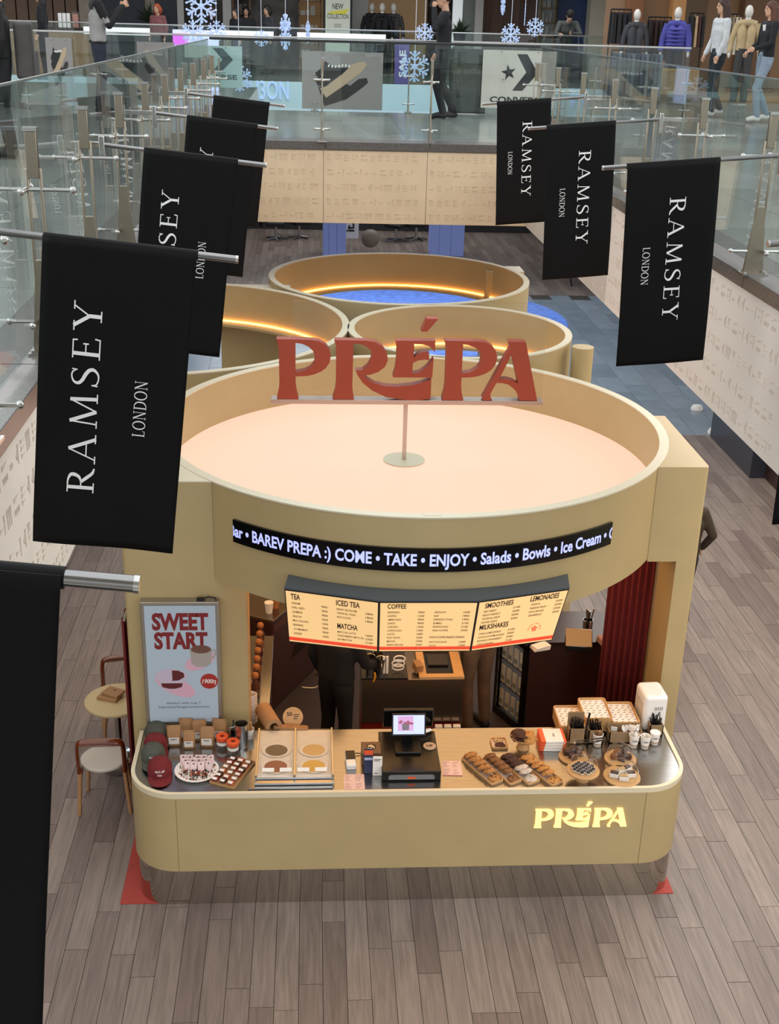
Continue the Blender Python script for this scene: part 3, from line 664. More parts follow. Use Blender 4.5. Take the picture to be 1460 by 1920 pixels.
flatpart(lb, 'printed_dessert', mat('poster_berry', '#5b1d1c', .6), lambda g: (g.add([(-.08, .50, 0), (-.08, .405, 0), (-.03, .41, 0), (.015, .44, 0), (.01, .475, 0), (-.03, .497, 0)], [(0, 1, 2, 3, 4, 5)]), g.prism([(-.17, .385), (.0, .385), (-.01, .35), (-.06, .335), (-.11, .335), (-.16, .35)], 0, .0002)), -.0902)
def f2(g): txt(g, 'dessert with cup +', .0, .195, .022, w=.27, align='c'); txt(g, 'espresso/lungo/americano', .0, .16, .022, w=.40, align='c')
flatpart(lb, 'caption', mat('poster_grey', '#5d6670', .6), f2)
MB().tube([(.16, -.05, bh+.012), (.22, -.05, bh+.03), (.27, -.05, bh+.02), (.285, -.045, bh-.03)], .006, 6).build('cable', BLK, lb)
MB().box((.16, -.05, bh+.01), (.06, .03, .02)).build('plug', BLK, lb)
# ---------------------------------------------------------------- the other kiosk rings behind
def backring(label, cx, cy, R0, strip=True, z0=2.68):
    t = thing('kiosk_ring', label, 'kiosk', (cx, cy, 0)); ring(t, 0, 0, R0, z0, ZT, .07)
    MB().lathe([(R0-.26, z0+.02), (R0-.072, z0+.02), (R0-.072, z0+.05), (R0-.26, z0+.05), (R0-.26, z0+.02)], 96).build('inner_shelf', BEI, t)
    MB().lathe([(R0-.10, z0+.05), (R0-.074, z0+.05), (R0-.074, z0+.066), (R0-.10, z0+.066), (R0-.10, z0+.05)], 96).build('light_strip', STRIP, t)
    return t
k2 = backring('beige kiosk ring behind the right half of the red sign', 1.65, 13.13, 1.25)
k3 = backring('farthest wide beige kiosk ring with warm inner glow', 1.17, 16.07, 1.74)
k4 = backring('large beige kiosk ring half hidden by the left banners', -1.78, 13.35, 2.2)
# piers that carry them
def piers(t, L_):
    for (x0, x1, y0, y1, z1) in L_: MB().b2(x0, x1, y0, y1, 0, z1).build('pier', BEI, t, bevel=.012); MB().b2(x0, x1, y0, y1, z1, z1+.008).build('pier_cap', RIM, t)
piers(k4, [(.55, 1.64, -1.55, -1.35, 3.0), (.6, 1.5, 2.08, 2.5, 3.1)])
piers(k3, [(1.3, 1.85, .9, 1.3, 3.1), (-.15, .15, -1.6, -1.45, 2.4)])
MB().cyl((1.25, -.72, 0), .115, 3.2, 28).build('pier', BEI, k2)
MB().b2(-.1, .1, 1.1, 1.22, 0, 2.45).build('pier', BEI, k2)
# blue carpet and far ground things
rug = thing('blue_carpet', 'round vivid blue carpet on the tile floor below the far rings', 'carpet', (2.4, 27.3, 0))
MB().cyl((0, 0, 0), 3.5, .012, 64).build('pile', mat('blue_pile', '#5b80d6', .9, noise=.25, nscale=6), rug)
# ================================================================ GOODS ON THE COUNTER
def T(x, y, z=CZ): return PZ(x, y, z)
ORNG = mat('orange_lid', '#e0592a', .4)
ORD = ('first', 'second', 'third', 'fourth', 'fifth', 'sixth', 'seventh', 'eighth', 'ninth', 'tenth', 'eleventh', 'twelfth', 'thirteenth')
# caps -----------------------------------------------------------
def cap(label, loc, rz, col, text):
    t = thing('baseball_cap', label, 'cap', loc, rz, 'caps on the left counter end')
    m_ = mat('cap_'+col, col, .85, noise=.08, nscale=20, bump=.2, bscale=250)
    vs = [(.092, 0), (.094, .03), (.09, .07), (.075, .1), (.045, .12), (.0, .126)]
    MB().lathe(vs, 24, sy=1.12).build('crown', m_, t)
    b = MB(); n = 12; top = []; bot = []
    for i in range(n+1):
        a = PI+.35+(PI-.7)*i/n
        x, y = math.cos(a), math.sin(a); ix, iy = .09*x, .1*y; ox, oy = .098*x, .1*y-.105*abs(y)**.6
        zc = .012-.02*abs(x)**2
        top += [(ix, iy, .014), (ox, oy, zc)]; bot += [(ix, iy, .009), (ox, oy, zc-.005)]
    f = []; 
    for i in range(n): f += [(2*i, 2*i+1, 2*i+3, 2*i+2)]
    b.add(top, f); b.add(bot, [q[::-1] for q in f]); b.build('brim', m_, t)
    MB().sph((0, 0, .127), (.008, .008, .005), 8, 5).build('button', m_, t)
    g = MB(); h = MB()
    for i, s in enumerate(text): txt(g, s, 0, .066-.026*i, .017, w=.075 if i == 0 else .035, align='c', bold=.012)
    for x, y, z in g.v:
        a = -PI/2+x/.095; rr = .0955 if y < .05 else .0955-(y-.05)*.3
        h.v.append((rr*math.cos(a), 1.12*rr*math.sin(a)-.002, y))
    h.f = g.f; h.m = g.m; h.build('lettering', LETW, t, smooth=False)
    for i in range(6):
        a = i*PI/3+.2; MB().tube([((r+.0006)*math.cos(a), 1.12*(r+.0006)*math.sin(a), z) for r, z in vs[:-1]], .0012, 4).build('seam', m_, t)
for i, (x, y, c_, tx, lb_) in enumerate(((300, 1449, '#6e1b20', ("don't call", 'baby'), 'dark red baseball cap, frontmost of the row on the counter corner'),
        (288, 1427, '#4b4f47', ("don't call",), 'grey green cap tucked right behind the frontmost red cap'),
        (292, 1404, '#6e1b20', ("don't call", 'baby'), 'dark red baseball cap, third in the row'),
        (294, 1386, '#45493f', ("don't call",), 'grey green cap at the back of the row under the poster box'))):
    p = T(x, y); cap(lb_, p+Vector((0, 0, .002+.022*(i in (1, 3)))), .12+.05*i, c_, tx)
# coffee pouches ---------------------------------------------------
def pouch(label, x, y, rz, w_=.115, h_=.17):
    t = thing('coffee_pouch', label, 'coffee bag', T(x, y)+Vector((0, 0, .001)), rz, 'kraft coffee pouches')
    m_ = MB(); n = 10; rows = [(0, .5, .038), (.25, .5, .042), (.55, .49, .03), (.82, .49, .01), (1.0, .49, .003)]
    vs = []
    for v, hw, d in rows:
        for k in range(n): a = 2*PI*k/n; cx = math.copysign(abs(math.cos(a))**.5, math.cos(a)); vs.append((w_*hw*cx, d*math.sin(a), v*h_))
    fs = [(r*n+k, r*n+(k+1) % n, (r+1)*n+(k+1) % n, (r+1)*n+k) for r in range(len(rows)-1) for k in range(n)]+[tuple(range(n))[::-1]]
    m_.add(vs, fs).build('bag', KRAFT, t)
    MB().box((0, -.0435, h_*.3), (w_*.7, .002, h_*.36), rx=.08).build('label_sticker', PAP, t)
    g = MB(); g.M = frame_matrix((0, -.0452, h_*.33), (1, 0, 0), (0, -.08, 1)); txt(g, 'PREPA', 0, 0, .016, w=w_*.42, align='c', bold=.02); g.build('lettering', DARKT, t, smooth=False)
    MB().b2(-w_*.49, w_*.49, -.004, .004, h_*.9, h_*.97).build('seal', mat('kraft_seal', '#8f6c4a', .6), t)
pouch('kraft coffee pouch nearest the caps, leftmost of the front row', 327, 1394, .05)
pouch('small kraft coffee pouch, second of the front row', 355, 1399, 0, .095, .15)
pouch('kraft coffee pouch beside the orange lidded jars', 389, 1396, -.05)
pouch('kraft coffee pouch in the back row, left one', 350, 1381, 0)
pouch('kraft coffee pouch in the back row, middle one', 374, 1384, .1)
pouch('kraft coffee pouch in the back row, right one by the jug', 412, 1382, -.1)
# jars with orange lids
def jar(label, x, y):
    t = thing('lidded_jar', label, 'jar', T(x, y)+Vector((0, 0, .001)), 0, 'jars with orange lids')
    MB().lathe([(0, 0), (.042, 0), (.043, .01), (.043, .07), (.04, .075), (0, .075)], 24).build('glass_body', CLG, t)
    MB().lathe([(.0435, .035), (.044, .035), (.044, .062), (.0435, .062)], 24).build('paper_label', PAP, t)
    MB().lathe([(.048, .073), (.05, .08), (.05, .105), (.045, .11), (.02, .108), (.018, .09), (0, .09)], 24).build('lid', ORNG, t)
    MB().cyl((0, 0, .091), .018, .004, 14).build('lid_opening', BLK, t)
jar('glass jar with orange lid, the left one', 417, 1401); jar('glass jar with orange lid, the right one beside the steel jug', 437, 1411)
t = thing('steel_jug', 'tall steel pitcher standing beside the orange lidded jars', 'jug', T(453, 1399)+Vector((0, 0, .001)))
MB().lathe([(0, 0), (.05, 0), (.052, .01), (.052, .2), (.055, .21), (.051, .21), (.049, .2), (.048, .012), (0, .012)], 28).build('body', STEEL, t)
MB().tube([(-.05, .0, .18), (-.09, .0, .17), (-.09, .0, .07), (-.05, .0, .05)], .006, 8).build('handle', STEEL, t)
t = thing('stick_cup', 'white paper cup of wooden stir sticks behind the steel jug', 'cup', T(468, 1384)+Vector((0, 0, .001)))
MB().lathe([(0, 0), (.028, 0), (.038, .09), (.035, .09), (.026, .005), (0, .005)], 20).build('cup', WHT, t)
for k in range(7): MB().box((random.uniform(-.018, .018), random.uniform(-.018, .018), .085), (.012, .003, .12), rz=random.uniform(0, 3), rx=random.uniform(-.15, .15)).build('stick', WOODL, t)
t = thing('black_scoop', 'black plastic scoop behind the steel jug', 'scoop', T(437, 1386)+Vector((0, 0, .002)))
MB().lathe([(0, 0), (.035, 0), (.04, .06), (.037, .06), (.03, .006), (0, .006)], 16).build('bowl', BLK, t); MB().tube([(0, .04, .05), (0, .09, .12)], .008, 8).build('handle', BLK, t)
# plate of charm cards
t = thing('white_plate', 'round white plate holding charm cards and beads', 'plate', T(369, 1448)+Vector((0, 0, .001)))
MB().lathe([(0, 0), (.11, 0), (.165, .022), (.168, .026), (.16, .025), (.108, .008), (0, .008)], 40).build('dish', WHT, t)
pc = T(369, 1448); CARD = mat('charm_card', '#e7cfcf', .6)
BEADM = [mat('bead_%d' % i, c_, .25) for i, c_ in enumerate(('#8e2a2c', '#e8e2dc', '#3d5a46', '#2c2524', '#c8794d'))]
random.seed(21)
for k in range(13):
    x = -.105+.0175*k+random.uniform(-.004, .004); y = .075-.045*(k % 3)+random.uniform(-.008, .008)
    c = thing('charm_card', 'pink charm card with beads, %s from the left on the white plate' % ORD[k], 'card', pc+Vector((x, y, .011)), random.uniform(-.35, .35), 'charm cards on the white plate')
    MB().box((0, .012, .042), (.048, .0015, .08), rx=-.3).build('card', CARD, c)
    MB().box((0, .0085+.008, .066), (.012, .002, .008), rx=-.3).build('punch_hole', DARKT, c)
    b = MB()
    for q in range(9): b.mi = random.randrange(5); b.sph((random.uniform(-.024, .024), -.015-.02*random.random()-.002*q, .004+random.random()*.02), random.uniform(.005, .0085), 7, 5)
    b.build('beads', BEADM, c)
b = MB()
for k in range(150):
    a, r = random.uniform(PI*1.0, 2*PI), random.uniform(.02, .14)**.9; b.mi = random.randrange(5)
    r = min(r, .14); b.sph((r*math.cos(a), r*math.sin(a)*.95+.01, .012+.02*random.random()*(1-r/.16)), random.uniform(.005, .0085), 6, 4)
b = b.build('loose_beads', BEADM); b.location = pc+Vector((0, 0, .002)); tag(b, 'loose coloured beads heaped along the front of the white plate', 'beads', kind='stuff')
# board of sweet packets
pb2 = T(436, 1449); rzb = -.42
t = thing('wooden_board', 'wooden board laden with rows of small sweet packets', 'board', pb2+Vector((0, 0, .001)), rzb)
MB().prism(rrect(-.105, .105, -.185, .185, .015, 4), 0, .012).build('plank', WOODL, t)
MB().prism(rrect(-.105, .105, -.185, .185, .015, 4), .012, .014).build('face', WOODM, t)
PKC = [mat('sweet_%d' % i, c_, .5, noise=.2, nscale=60) for i, c_ in enumerate(('#7c2b23', '#3b211b', '#a65a3a', '#8a6a55'))]
for r_i in range(6):
    for k in range(3):
        lx, ly = -.066+.066*k, -.15+.058*r_i
        q = pb2+Matrix.Rotation(rzb, 3, 'Z') @ Vector((lx, ly, .016))
        c = thing('sweet_packet', 'sweet packet, %s of the %s row from the front of the wooden board' % (('left', 'middle', 'right')[k], ORD[r_i]), 'packet', q, rzb+random.uniform(-.2, .2), 'sweet packets on the wooden board')
        MB().box((0, 0, .012), (.052, .046, .024), taper=.8, rx=.25).build('packet', PKC[(r_i+k) % 4], c, bevel=.006)
        MB().box((0, -.012, .021), (.036, .02, .002), rx=.45).build('label_sticker', PAP, c)
# ice cream tub display ------------------------------------------------
a, b_ = T(472, 1473), T(624, 1473); c0, c1 = T(492, 1381), T(624, 1381)
x0, x1, y0, y1 = a.x+.03, b_.x, a.y+.015, c0.y
ic = thing('tub_display', 'steel framed display of four ice cream tubs under a clear lid', 'display case', ((x0+x1)/2, (y0+y1)/2, CZ+.001)); w2, d2 = (x1-x0)/2, (y1-y0)/2
MB().b2(-w2, w2, -d2, d2, 0, .055).build('case', BRUSH, ic, bevel=.004)
FR = mat('foil_white', '#d9d6d2', .35, noise=.06, nscale=20)
TUB = [mat('tub_dark', '#2f302f', .5), mat('tub_yellow', '#c9a66b', .5, noise=.05), mat('tub_red', '#7d3331', .5), mat('tub_gold', '#d4a948', .5)]
for k, (cx, cy) in enumerate(((-w2*.5, d2*.12), (w2*.5, d2*.12), (-w2*.5, -d2*.55), (w2*.5, -d2*.55))):
    tb = bpy.data.objects.new('tub', None); COL.objects.link(tb); tb.parent = ic; tb.location = (cx, cy, .056)
    MB().lathe([(.085, 0), (.11, .004), (.115, .006), (.108, .008), (.083, .001)], 36, sy=.9).build('tub_rim', FR, tb)
    MB().lathe([(0, .004), (.06, .0045), (.087, .002)], 36, sy=.9).build('ice_cream', TUB[k], tb)
for cx in (-w2*.5, w2*.5):
    MB().b2(cx-w2*.46, cx+w2*.46, -d2*.98, d2*.98, .0545, .0555).build('paper_liner', FR, ic, smooth=False)
    MB().b2(cx-w2*.47, cx+w2*.47, -d2*.95, d2*.97, .07, .075).build('lid', CLG, ic, smooth=False)
for cx in (-w2, 0, w2): MB().b2(cx-.008, cx+.008, -d2, d2, .055, .08).build('frame_bar', STEEL, ic, bevel=.002)
for k in range(4): MB().box((-w2+.09+k*(w2*2-.18)/3, -d2*.80, .082), (.09, .004, .03), rx=-.9).build('price_tag', PAP, ic)
MB().box((0, -d2-.02, .025), (w2*2+.02, .035, .02), rx=.2).build('front_lip', STEEL, ic, bevel=.003)
MB().b2(-w2-.06, w2, -d2-.07, -d2+.0, -.001, .008).build('drip_tray', BRUSH, ic, bevel=.002)
# rolls and boards behind
t = thing('kraft_roll', 'roll of brown kraft paper lying behind the ice cream display', 'paper roll', T(503, 1368)+Vector((0, .06, .07)), .35)
m_ = MB(); m_.at(rx=-PI/2); m_.lathe([(.035, -.14), (.068, -.14), (.068, .14), (.035, .14), (.035, -.14)], 28); m_.build('roll', KRAFT, t)
t = thing('cutting_block', 'brown wooden block tray at the back edge of the counter', 'wooden block', T(545, 1376)+Vector((0, 0, .001)), -.1)
MB().prism(rrect(-.14, .14, -.03, .03, .02, 5), 0, .07).build('block', WOODM, t, bevel=.006)
t = thing('round_sign', 'round wooden plaque with burnt lettering behind the wooden block', 'plaque', T(549, 1366)+Vector((0, 0, .06)), 0)
m_ = MB(); m_.at(rx=PI/2-.5); m_.cyl((0, .04, -.006), .082, .012, 32); m_.build('disc', WOODL, t)
g = MB(); g.at(rx=PI/2-.5); txt(g, '50', -.028, .05, .032, align='c', bold=.02, z=.0075); [g.b2(.005, .055-.01*k, .058-.016*k, .064-.016*k, .0071, .0075) for k in range(3)]; g.build('lettering', DARKT, t, smooth=False)
# card terminal, box, stands -------------------------------------------
t = thing('card_terminal', 'black and white card payment terminal on the counter', 'card terminal', T(657, 1432)+Vector((0, 0, .001)), .05)
MB().box((0, 0, .03), (.078, .17, .05), rx=.12).build('body', WHT, t, bevel=.01)
MB().box((0, .03, .058), (.072, .10, .01), rx=.12).build('screen', BLKG, t, bevel=.003)
MB().box((0, -.083, .03), (.06, .004, .012)).build('slot', BLK, t); MB().tube([(0, .08, .03), (-.02, .12, .02), (.1, .12, .008), (.2, .1, .006)], .004, 6).build('cable', BLK, t)
t = thing('wooden_box', 'small wooden tip box with a steel bell on top', 'box', T(695, 1424)+Vector((0, 0, .001)))
MB().b2(-.075, .075, -.08, .08, 0, .11).build('box', mat('box_wood', '#6f5340', .5, noise=.1), t, bevel=.003); MB().b2(-.04, .04, .03, .036, .1095, .111).build('slot', BLK, t)
MB().lathe([(0, .135), (.02, .13), (.036, .115), (.036, .11), (0, .11)], 20).build('bell', CHROME, t)
t = thing('sign_stand', 'narrow blue and orange payment sign leaning on the wooden box', 'sign', T(690, 1449)+Vector((0, 0, .001)), 0)
MB().box((0, 0, .105), (.068, .008, .21), rx=-.1).build('plate', mat('sign_navy', '#253052', .4), t, bevel=.002)
MB().box((0, -.0055, .185), (.066, .002, .04), rx=-.1).build('orange_band', ORNG, t); MB().box((0, -.0085, .045), (.05, .002, .06), rx=-.1).build('white_square', PAP, t)
MB().box((0, -.007, .13), (.062, .002, .02), rx=-.1).build('pale_band', mat('sign_pale', '#aab4cf', .5), t)
t = thing('sign_stand', 'small white code card stand next to the blue payment sign', 'sign', T(707, 1453)+Vector((0, 0, .001)), -.05)
MB().box((0, 0, .08), (.072, .012, .16), rx=-.12).build('plate', PAP, t, bevel=.003)
g = MB(); g.M = frame_matrix((0, -.0075, .075), (1, 0, 0), (0, .12, 1)); 
[g.b2(-.026, .026-.01*k, y, y+.005, 0, .0005) for k, y in enumerate((.062, .05, -.055))]; g.build('print', DARKT, t, smooth=False)
# flyers
def flyer(label, x, y, rz, w_, d_):
    t = thing('flyer', label, 'flyer', T(x, y)+Vector((0, 0, .001)), rz); MB().b2(-w_/2, w_/2, -d_/2, d_/2, 0, .002).build('sheet', PINKP, t, smooth=False)
    m_ = MB()
    for c_ in (-.5, .5):
        for k in range(9):
            if k == 4: continue
            l_ = random.uniform(.5, .9); m_.b2(c_*w_/2-w_*.2, c_*w_/2-w_*.2+w_*.38*l_, d_*.4-k*d_*.095-.003, d_*.4-k*d_*.095+.001, .002, .0024)
    m_.build('print', mat('print_grey', '#8b5c54', .7), t, smooth=False)['kind'] = 'stuff'
    MB().b2(-w_/2, w_/2, -d_/2, -d_/2+.008, .002, .0026).build('red_edge', REDF, t)
flyer('pink menu flyer at the front edge left of the cash drawer', 664, 1467, 0, .155, .20); flyer('pink menu flyer lying right of the cash drawer', 847, 1441, -.05, .15, .20)
# till: drawer, monitor, back screen ---------------------------------------
a, b_ = T(716, 1468), T(827, 1468); x0, x1 = a.x, b_.x; y0 = a.y+.02; y1 = T(760, 1388).y
dr = thing('cash_drawer', 'black cash drawer on the counter under the till screen', 'cash drawer', ((x0+x1)/2, (y0+y1)/2, CZ+.001)); w2, d2 = (x1-x0)/2, (y1-y0)/2
MB().b2(-w2, w2, -d2, d2, 0, .085).build('box', mat('till_black', '#17140f', .3), dr, bevel=.006); DH = .087
m_ = MB(); m_.M = frame_matrix((0, -d2-.001, .035), (1, 0, 0), (0, 0, 1)); m_.prism([(-w2+.05, -.02), (w2-.05, -.02), (w2-.05, .01), (w2-.065, .022), (-w2+.065, .022), (-w2+.05, .01)], 0, .003); m_.build('front_plate', mat('till_grey', '#77787a', .4), dr)
MB().b2(-.03, .03, -d2-.006, -d2-.003, .022, .04).build('sticker', ORNG, dr)
mn = thing('till_monitor', 'small customer screen on a black stand showing a flower picture', 'monitor', ((x0+x1)/2-.01, (y0+y1)/2+.02, CZ+.001+DH))
MB().box((0, 0, .012), (.2, .16, .024)).build('foot', BLK, mn, bevel=.008); MB().box((0, .04, .09), (.09, .04, .15), rx=.25).build('stand', BLK, mn, bevel=.008)
s = MB(); s.at((0, -.02, .235), rx=.0); s.box((0, 0, 0), (.265, .022, .18), rx=-.28); s.build('housing', BLKG, mn, bevel=.006)
SCR = mat('screen_blue', '#b9c3ee', .3, emit=.8, ecol='#aebcf0'); sm = frame_matrix(Vector((0, -.02, .235))+Matrix.Rotation(-.28, 3, 'X') @ Vector((0, -.0115, 0)), (1, 0, 0), Matrix.Rotation(-.28, 3, 'X') @ Vector((0, 0, 1)))
def onscr(nm, m_, fn, z):
    g = MB(); g.M = sm @ Matrix.Translation((0, 0, z)); fn(g); g.build(nm, m_, mn, smooth=False)
onscr('screen', SCR, lambda g: g.b2(-.12, .12, -.072, .078, 0, .0005), 0)
onscr('picture', mat('screen_pink', '#c9a0cf', .3, emit=.5, ecol='#c79bd0'), lambda g: g.b2(-.085, .035, -.045, .07, 0, .0003), .0006)
onscr('pictured_vase', mat('screen_grey', '#77707c', .3, emit=.3), lambda g: g.prism([(-.05, -.04), (0.0, -.04), (.004, .01), (-.054, .01)], 0, .0003), .001)
onscr('pictured_flowers', mat('screen_rose', '#9b5670', .3, emit=.4), lambda g: [ell(g, -.025+random.uniform(-.05, .05), .02+random.uniform(-.008, .01), .012, .009, z=.0001*k) for k in range(9)], .0014)
bs = thing('till_back_screen', 'wide black back screen of the till facing the staff', 'monitor', ((x0+x1)/2+.01, y1+.01, CZ+.001))
s = MB(); s.box((0, 0, .205), (.40, .03, .20), rx=.3); s.build('housing', BLKG, bs, bevel=.006); MB().box((0, .0, .06), (.08, .03, .14)).build('stand', BLK, bs, bevel=.004); MB().box((0, 0, .006), (.16, .07, .012)).build('foot', BLK, bs)
t = thing('coaster', 'round printed coaster lying on the cash drawer', 'coaster', (x1-.06, (y0+y1)/2+.05, CZ+.002+DH))
MB().cyl((0, 0, 0), .05, .008, 28).build('disc', mat('coaster', '#b9a48e', .5), t); g = MB(); txt(g, 'UP', 0, -.015, .03, align='c', bold=.03, z=.0085); g.build('lettering', DARKT, t, smooth=False)
t = thing('hand_scanner', 'white handheld scanner at the back of the cash drawer', 'scanner', (x1-.075, y1-.045, CZ+.002+DH), .6)
MB().tube([(-.06, 0, .02), (0, 0, .028), (.05, 0, .02)], [.012, .022, .016], 10, flat=.7).build('body', WHT, t); MB().tube([(.05, 0, .02), (.1, .02, .01)], .005, 6).build('cable', BLK, t)
# cookies -------------------------------------------------------------
def cookie_mesh(nm, r, h, seed, m_, chips=None, wob=.12):
    rr = random.Random(seed); b = MB(); n = 16; rows = ((0, .8, 0), (0, 1, .12), (0, 1.02, .45), (0, .85, .8), (0, .5, .97), (0, 0, 1.0)); vs = []
    for q, (_, f, z) in enumerate(rows):
        for k in range(n):
            a = 2*PI*k/n; k_ = 1+rr.uniform(-wob, wob); vs.append((r*f*k_*math.cos(a), r*f*k_*math.sin(a), h*z*(1+rr.uniform(-wob, wob)*.8)*(1 if q else 0)))
    fs = [(q*n+k, q*n+(k+1) % n, (q+1)*n+(k+1) % n, (q+1)*n+k) for q in range(5) for k in range(n)]+[tuple(range(n))[::-1]]
    b.add(vs, fs); o = b.build(nm, m_)
    return o
CK = {'oat': mat('cookie_oat', '#b07c45', .8, noise=.3, nscale=70, bump=.6, bscale=120), 'brown': mat('cookie_brown', '#865a34', .8, noise=.35, nscale=80, bump=.8, bscale=110), 'choc': mat('cookie_choc', '#47291f', .7, noise=.3, nscale=70, bump=.8, bscale=110),
      'sugar': mat('cookie_sugar', '#c9bdaf', .85, noise=.3, nscale=45, bump=.8, bscale=90), 'gold': mat('cookie_gold', '#bd8646', .75, noise=.3, nscale=70, bump=.6, bscale=110), 'pale': mat('cookie_pale', '#b99b6d', .8, noise=.2, nscale=60)}
CHIP = mat('chip', '#2b1711', .5)
def cookie(kind, label, loc, r=.042, h=.026, rx=0, rz=0, group=None, seed=1, chips=6):
    o = cookie_mesh('cookie', r, h, seed, CK[kind]); o.location = loc; o.rotation_euler = (rx, 0, rz); tag(o, label, 'cookie', group)
    if chips:
        rr = random.Random(seed+9); b = MB()
        for q in range(chips): a, d_ = rr.uniform(0, 6.28), r*rr.uniform(.1, .7); b.sph((d_*math.cos(a), d_*math.sin(a), h*(.98-(d_/r)**2*.25)), (.006, .006, .004), 6, 4)
        b.build('chips', CHIP, o)
    return o
LINER = mat('tray_liner', '#d9c9bd', .7, noise=.06)
def tray(label, A, B_, w_=.118):
    d = (B_-A); L_ = d.length; t = thing('wooden_tray', label, 'tray', (A+B_)/2+Vector((0, 0, .001)), math.atan2(d.y, d.x), 'long wooden cookie trays')
    MB().prism(rrect(-L_/2, L_/2, -w_/2, w_/2, .018, 4), 0, .006).build('base', WOODL, t)
    band(rrect(-L_/2, L_/2, -w_/2, w_/2, .018, 4), rrect(-L_/2+.008, L_/2-.008, -w_/2+.008, w_/2-.008, .012, 4), .004, .02).build('rim', WOODL, t)
    MB().b2(-L_/2+.012, L_/2-.012, -w_/2+.012, w_/2-.012, .006, .0075).build('paper_liner', LINER, t, smooth=False)
    return t
trays = [((875, 1420), (933, 1470), 'leftmost long tray filled with oat cookies', 'oat', 'oat', 'in the leftmost long tray'),
         ((912, 1422), (968, 1470), 'second long tray with small brown oat cookies', 'brown', 'brown', 'in the second long tray'),
         ((944, 1422), (1002, 1470), 'third long tray with chocolate and sugar dusted cookies', 'choc', 'sugar', 'in the third long tray'),
         ((980, 1424), (1046, 1472), 'fourth long tray with golden chip cookies', 'gold', 'gold', 'in the fourth long tray')]
NMK = {'oat': 'round oat chip cookie', 'brown': 'small brown oat cookie', 'choc': 'dark chocolate cookie', 'sugar': 'cracked sugar dusted cookie', 'gold': 'golden chip cookie'}
for k, (a, b_, lb_, kA, kB, wh) in enumerate(trays):
    A, B_ = T(*a), T(*b_); tray(lb_, A, B_); d = (B_-A).normalized(); n_ = 6; Lg = (B_-A).length
    for i in range(n_):
        kd = kA if i < 3 or kA == kB else kB
        p = A+d*(.05+(Lg-.1)*i/(n_-1)); r = .052-.007*(kd == 'brown')-(.004*(i > 3))
        if i < n_-1: cookie(kd, NMK[kd]+', '+ORD[i]+' from the back '+wh, p+Vector((0, 0, .034)), r, .034, -.85 if 0 else 0, random.uniform(0, 6), 'cookies '+wh, 40+k*10+i, 5 if kd != 'sugar' else 0).rotation_euler = (R(-30), 0, math.atan2(d.y, d.x)+PI/2)
        else: cookie(kd, NMK[kd]+' lying flat at the front, '+wh, p+Vector((0, 0, .008)), r, .028, 0, 0, 'cookies '+wh, 40+k*10+i, 5 if kd != 'sugar' else 0)
A = T(935, 1396); t = tray('small square tray with one pale and one dark cookie', A+Vector((0, -.075, 0)), A+Vector((0, .075, 0)), .13); del t['group']
cookie('pale', 'pale biscuit at the back of the small square tray', A+Vector((.0, .035, .009)), .04, .02, seed=5, chips=3); cookie('choc', 'dark cookie at the front of the small square tray', A+Vector((.005, -.035, .009)), .04, .02, seed=6, chips=0)
# bowl on a foot with cookies
p = T(980, 1402); t = thing('footed_bowl', 'wooden footed bowl heaped with dark and golden cookies', 'bowl', p+Vector((0, 0, .001)))
MB().lathe([(0, 0), (.055, 0), (.05, .015), (.03, .04), (.04, .06), (.085, .085), (.1, .105), (.096, .106), (.08, .092), (.0, .08)], 32).build('bowl', WOODL, t)
for i, (x, y, z, rx, kd) in enumerate(((-.045, -.01, .095, .3, 'choc'), (-.03, .03, .115, .2, 'choc'), (-.055, .035, .1, -.4, 'choc'), (-.02, -.035, .11, .5, 'choc'), (.045, .03, .1, .5, 'gold'), (.055, -.01, .1, -.5, 'gold'), (.04, -.04, .105, .6, 'gold'))):
    cookie(kd, ('dark' if kd == 'choc' else 'golden')+' cookie '+('at the left front of', 'at the top of', 'at the left back of', 'at the front of', 'at the right back of', 'at the right of', 'at the right front of')[i]+' the footed wooden bowl', p+Vector((x, y, z)), .05, .024, rx, i, 'cookies in the footed bowl', 70+i, 0)
# stack of printed paper bags
p = T(1031, 1397)
for k in range(4):
    t = thing('paper_bag', 'flat white and orange paper bag, number %s from the top of the stack' % ('one', 'two', 'three', 'four')[3-k], 'paper bag', p+Vector((.003*k, .002*k, .001+.023*k)), -.06+.02*k, 'stack of printed paper bags')
    MB().box((0, 0, .011), (.2, .19, .021)).build('bag', PAP, t, bevel=.004); MB().box((-.082, 0, .0113), (.04, .192, .022)).build('orange_gusset', ORNG, t, bevel=.004); MB().box((.09, 0, .0113), (.025, .192, .022)).build('orange_edge', ORNG, t, bevel=.004)
    if k == 3: g = MB(); g.at(rz=PI/2); txt(g, 'PREPA', 0, -.02, .016, w=.05, align='c', bold=.02, z=.0218); g.build('lettering', DARKT, t, smooth=False)
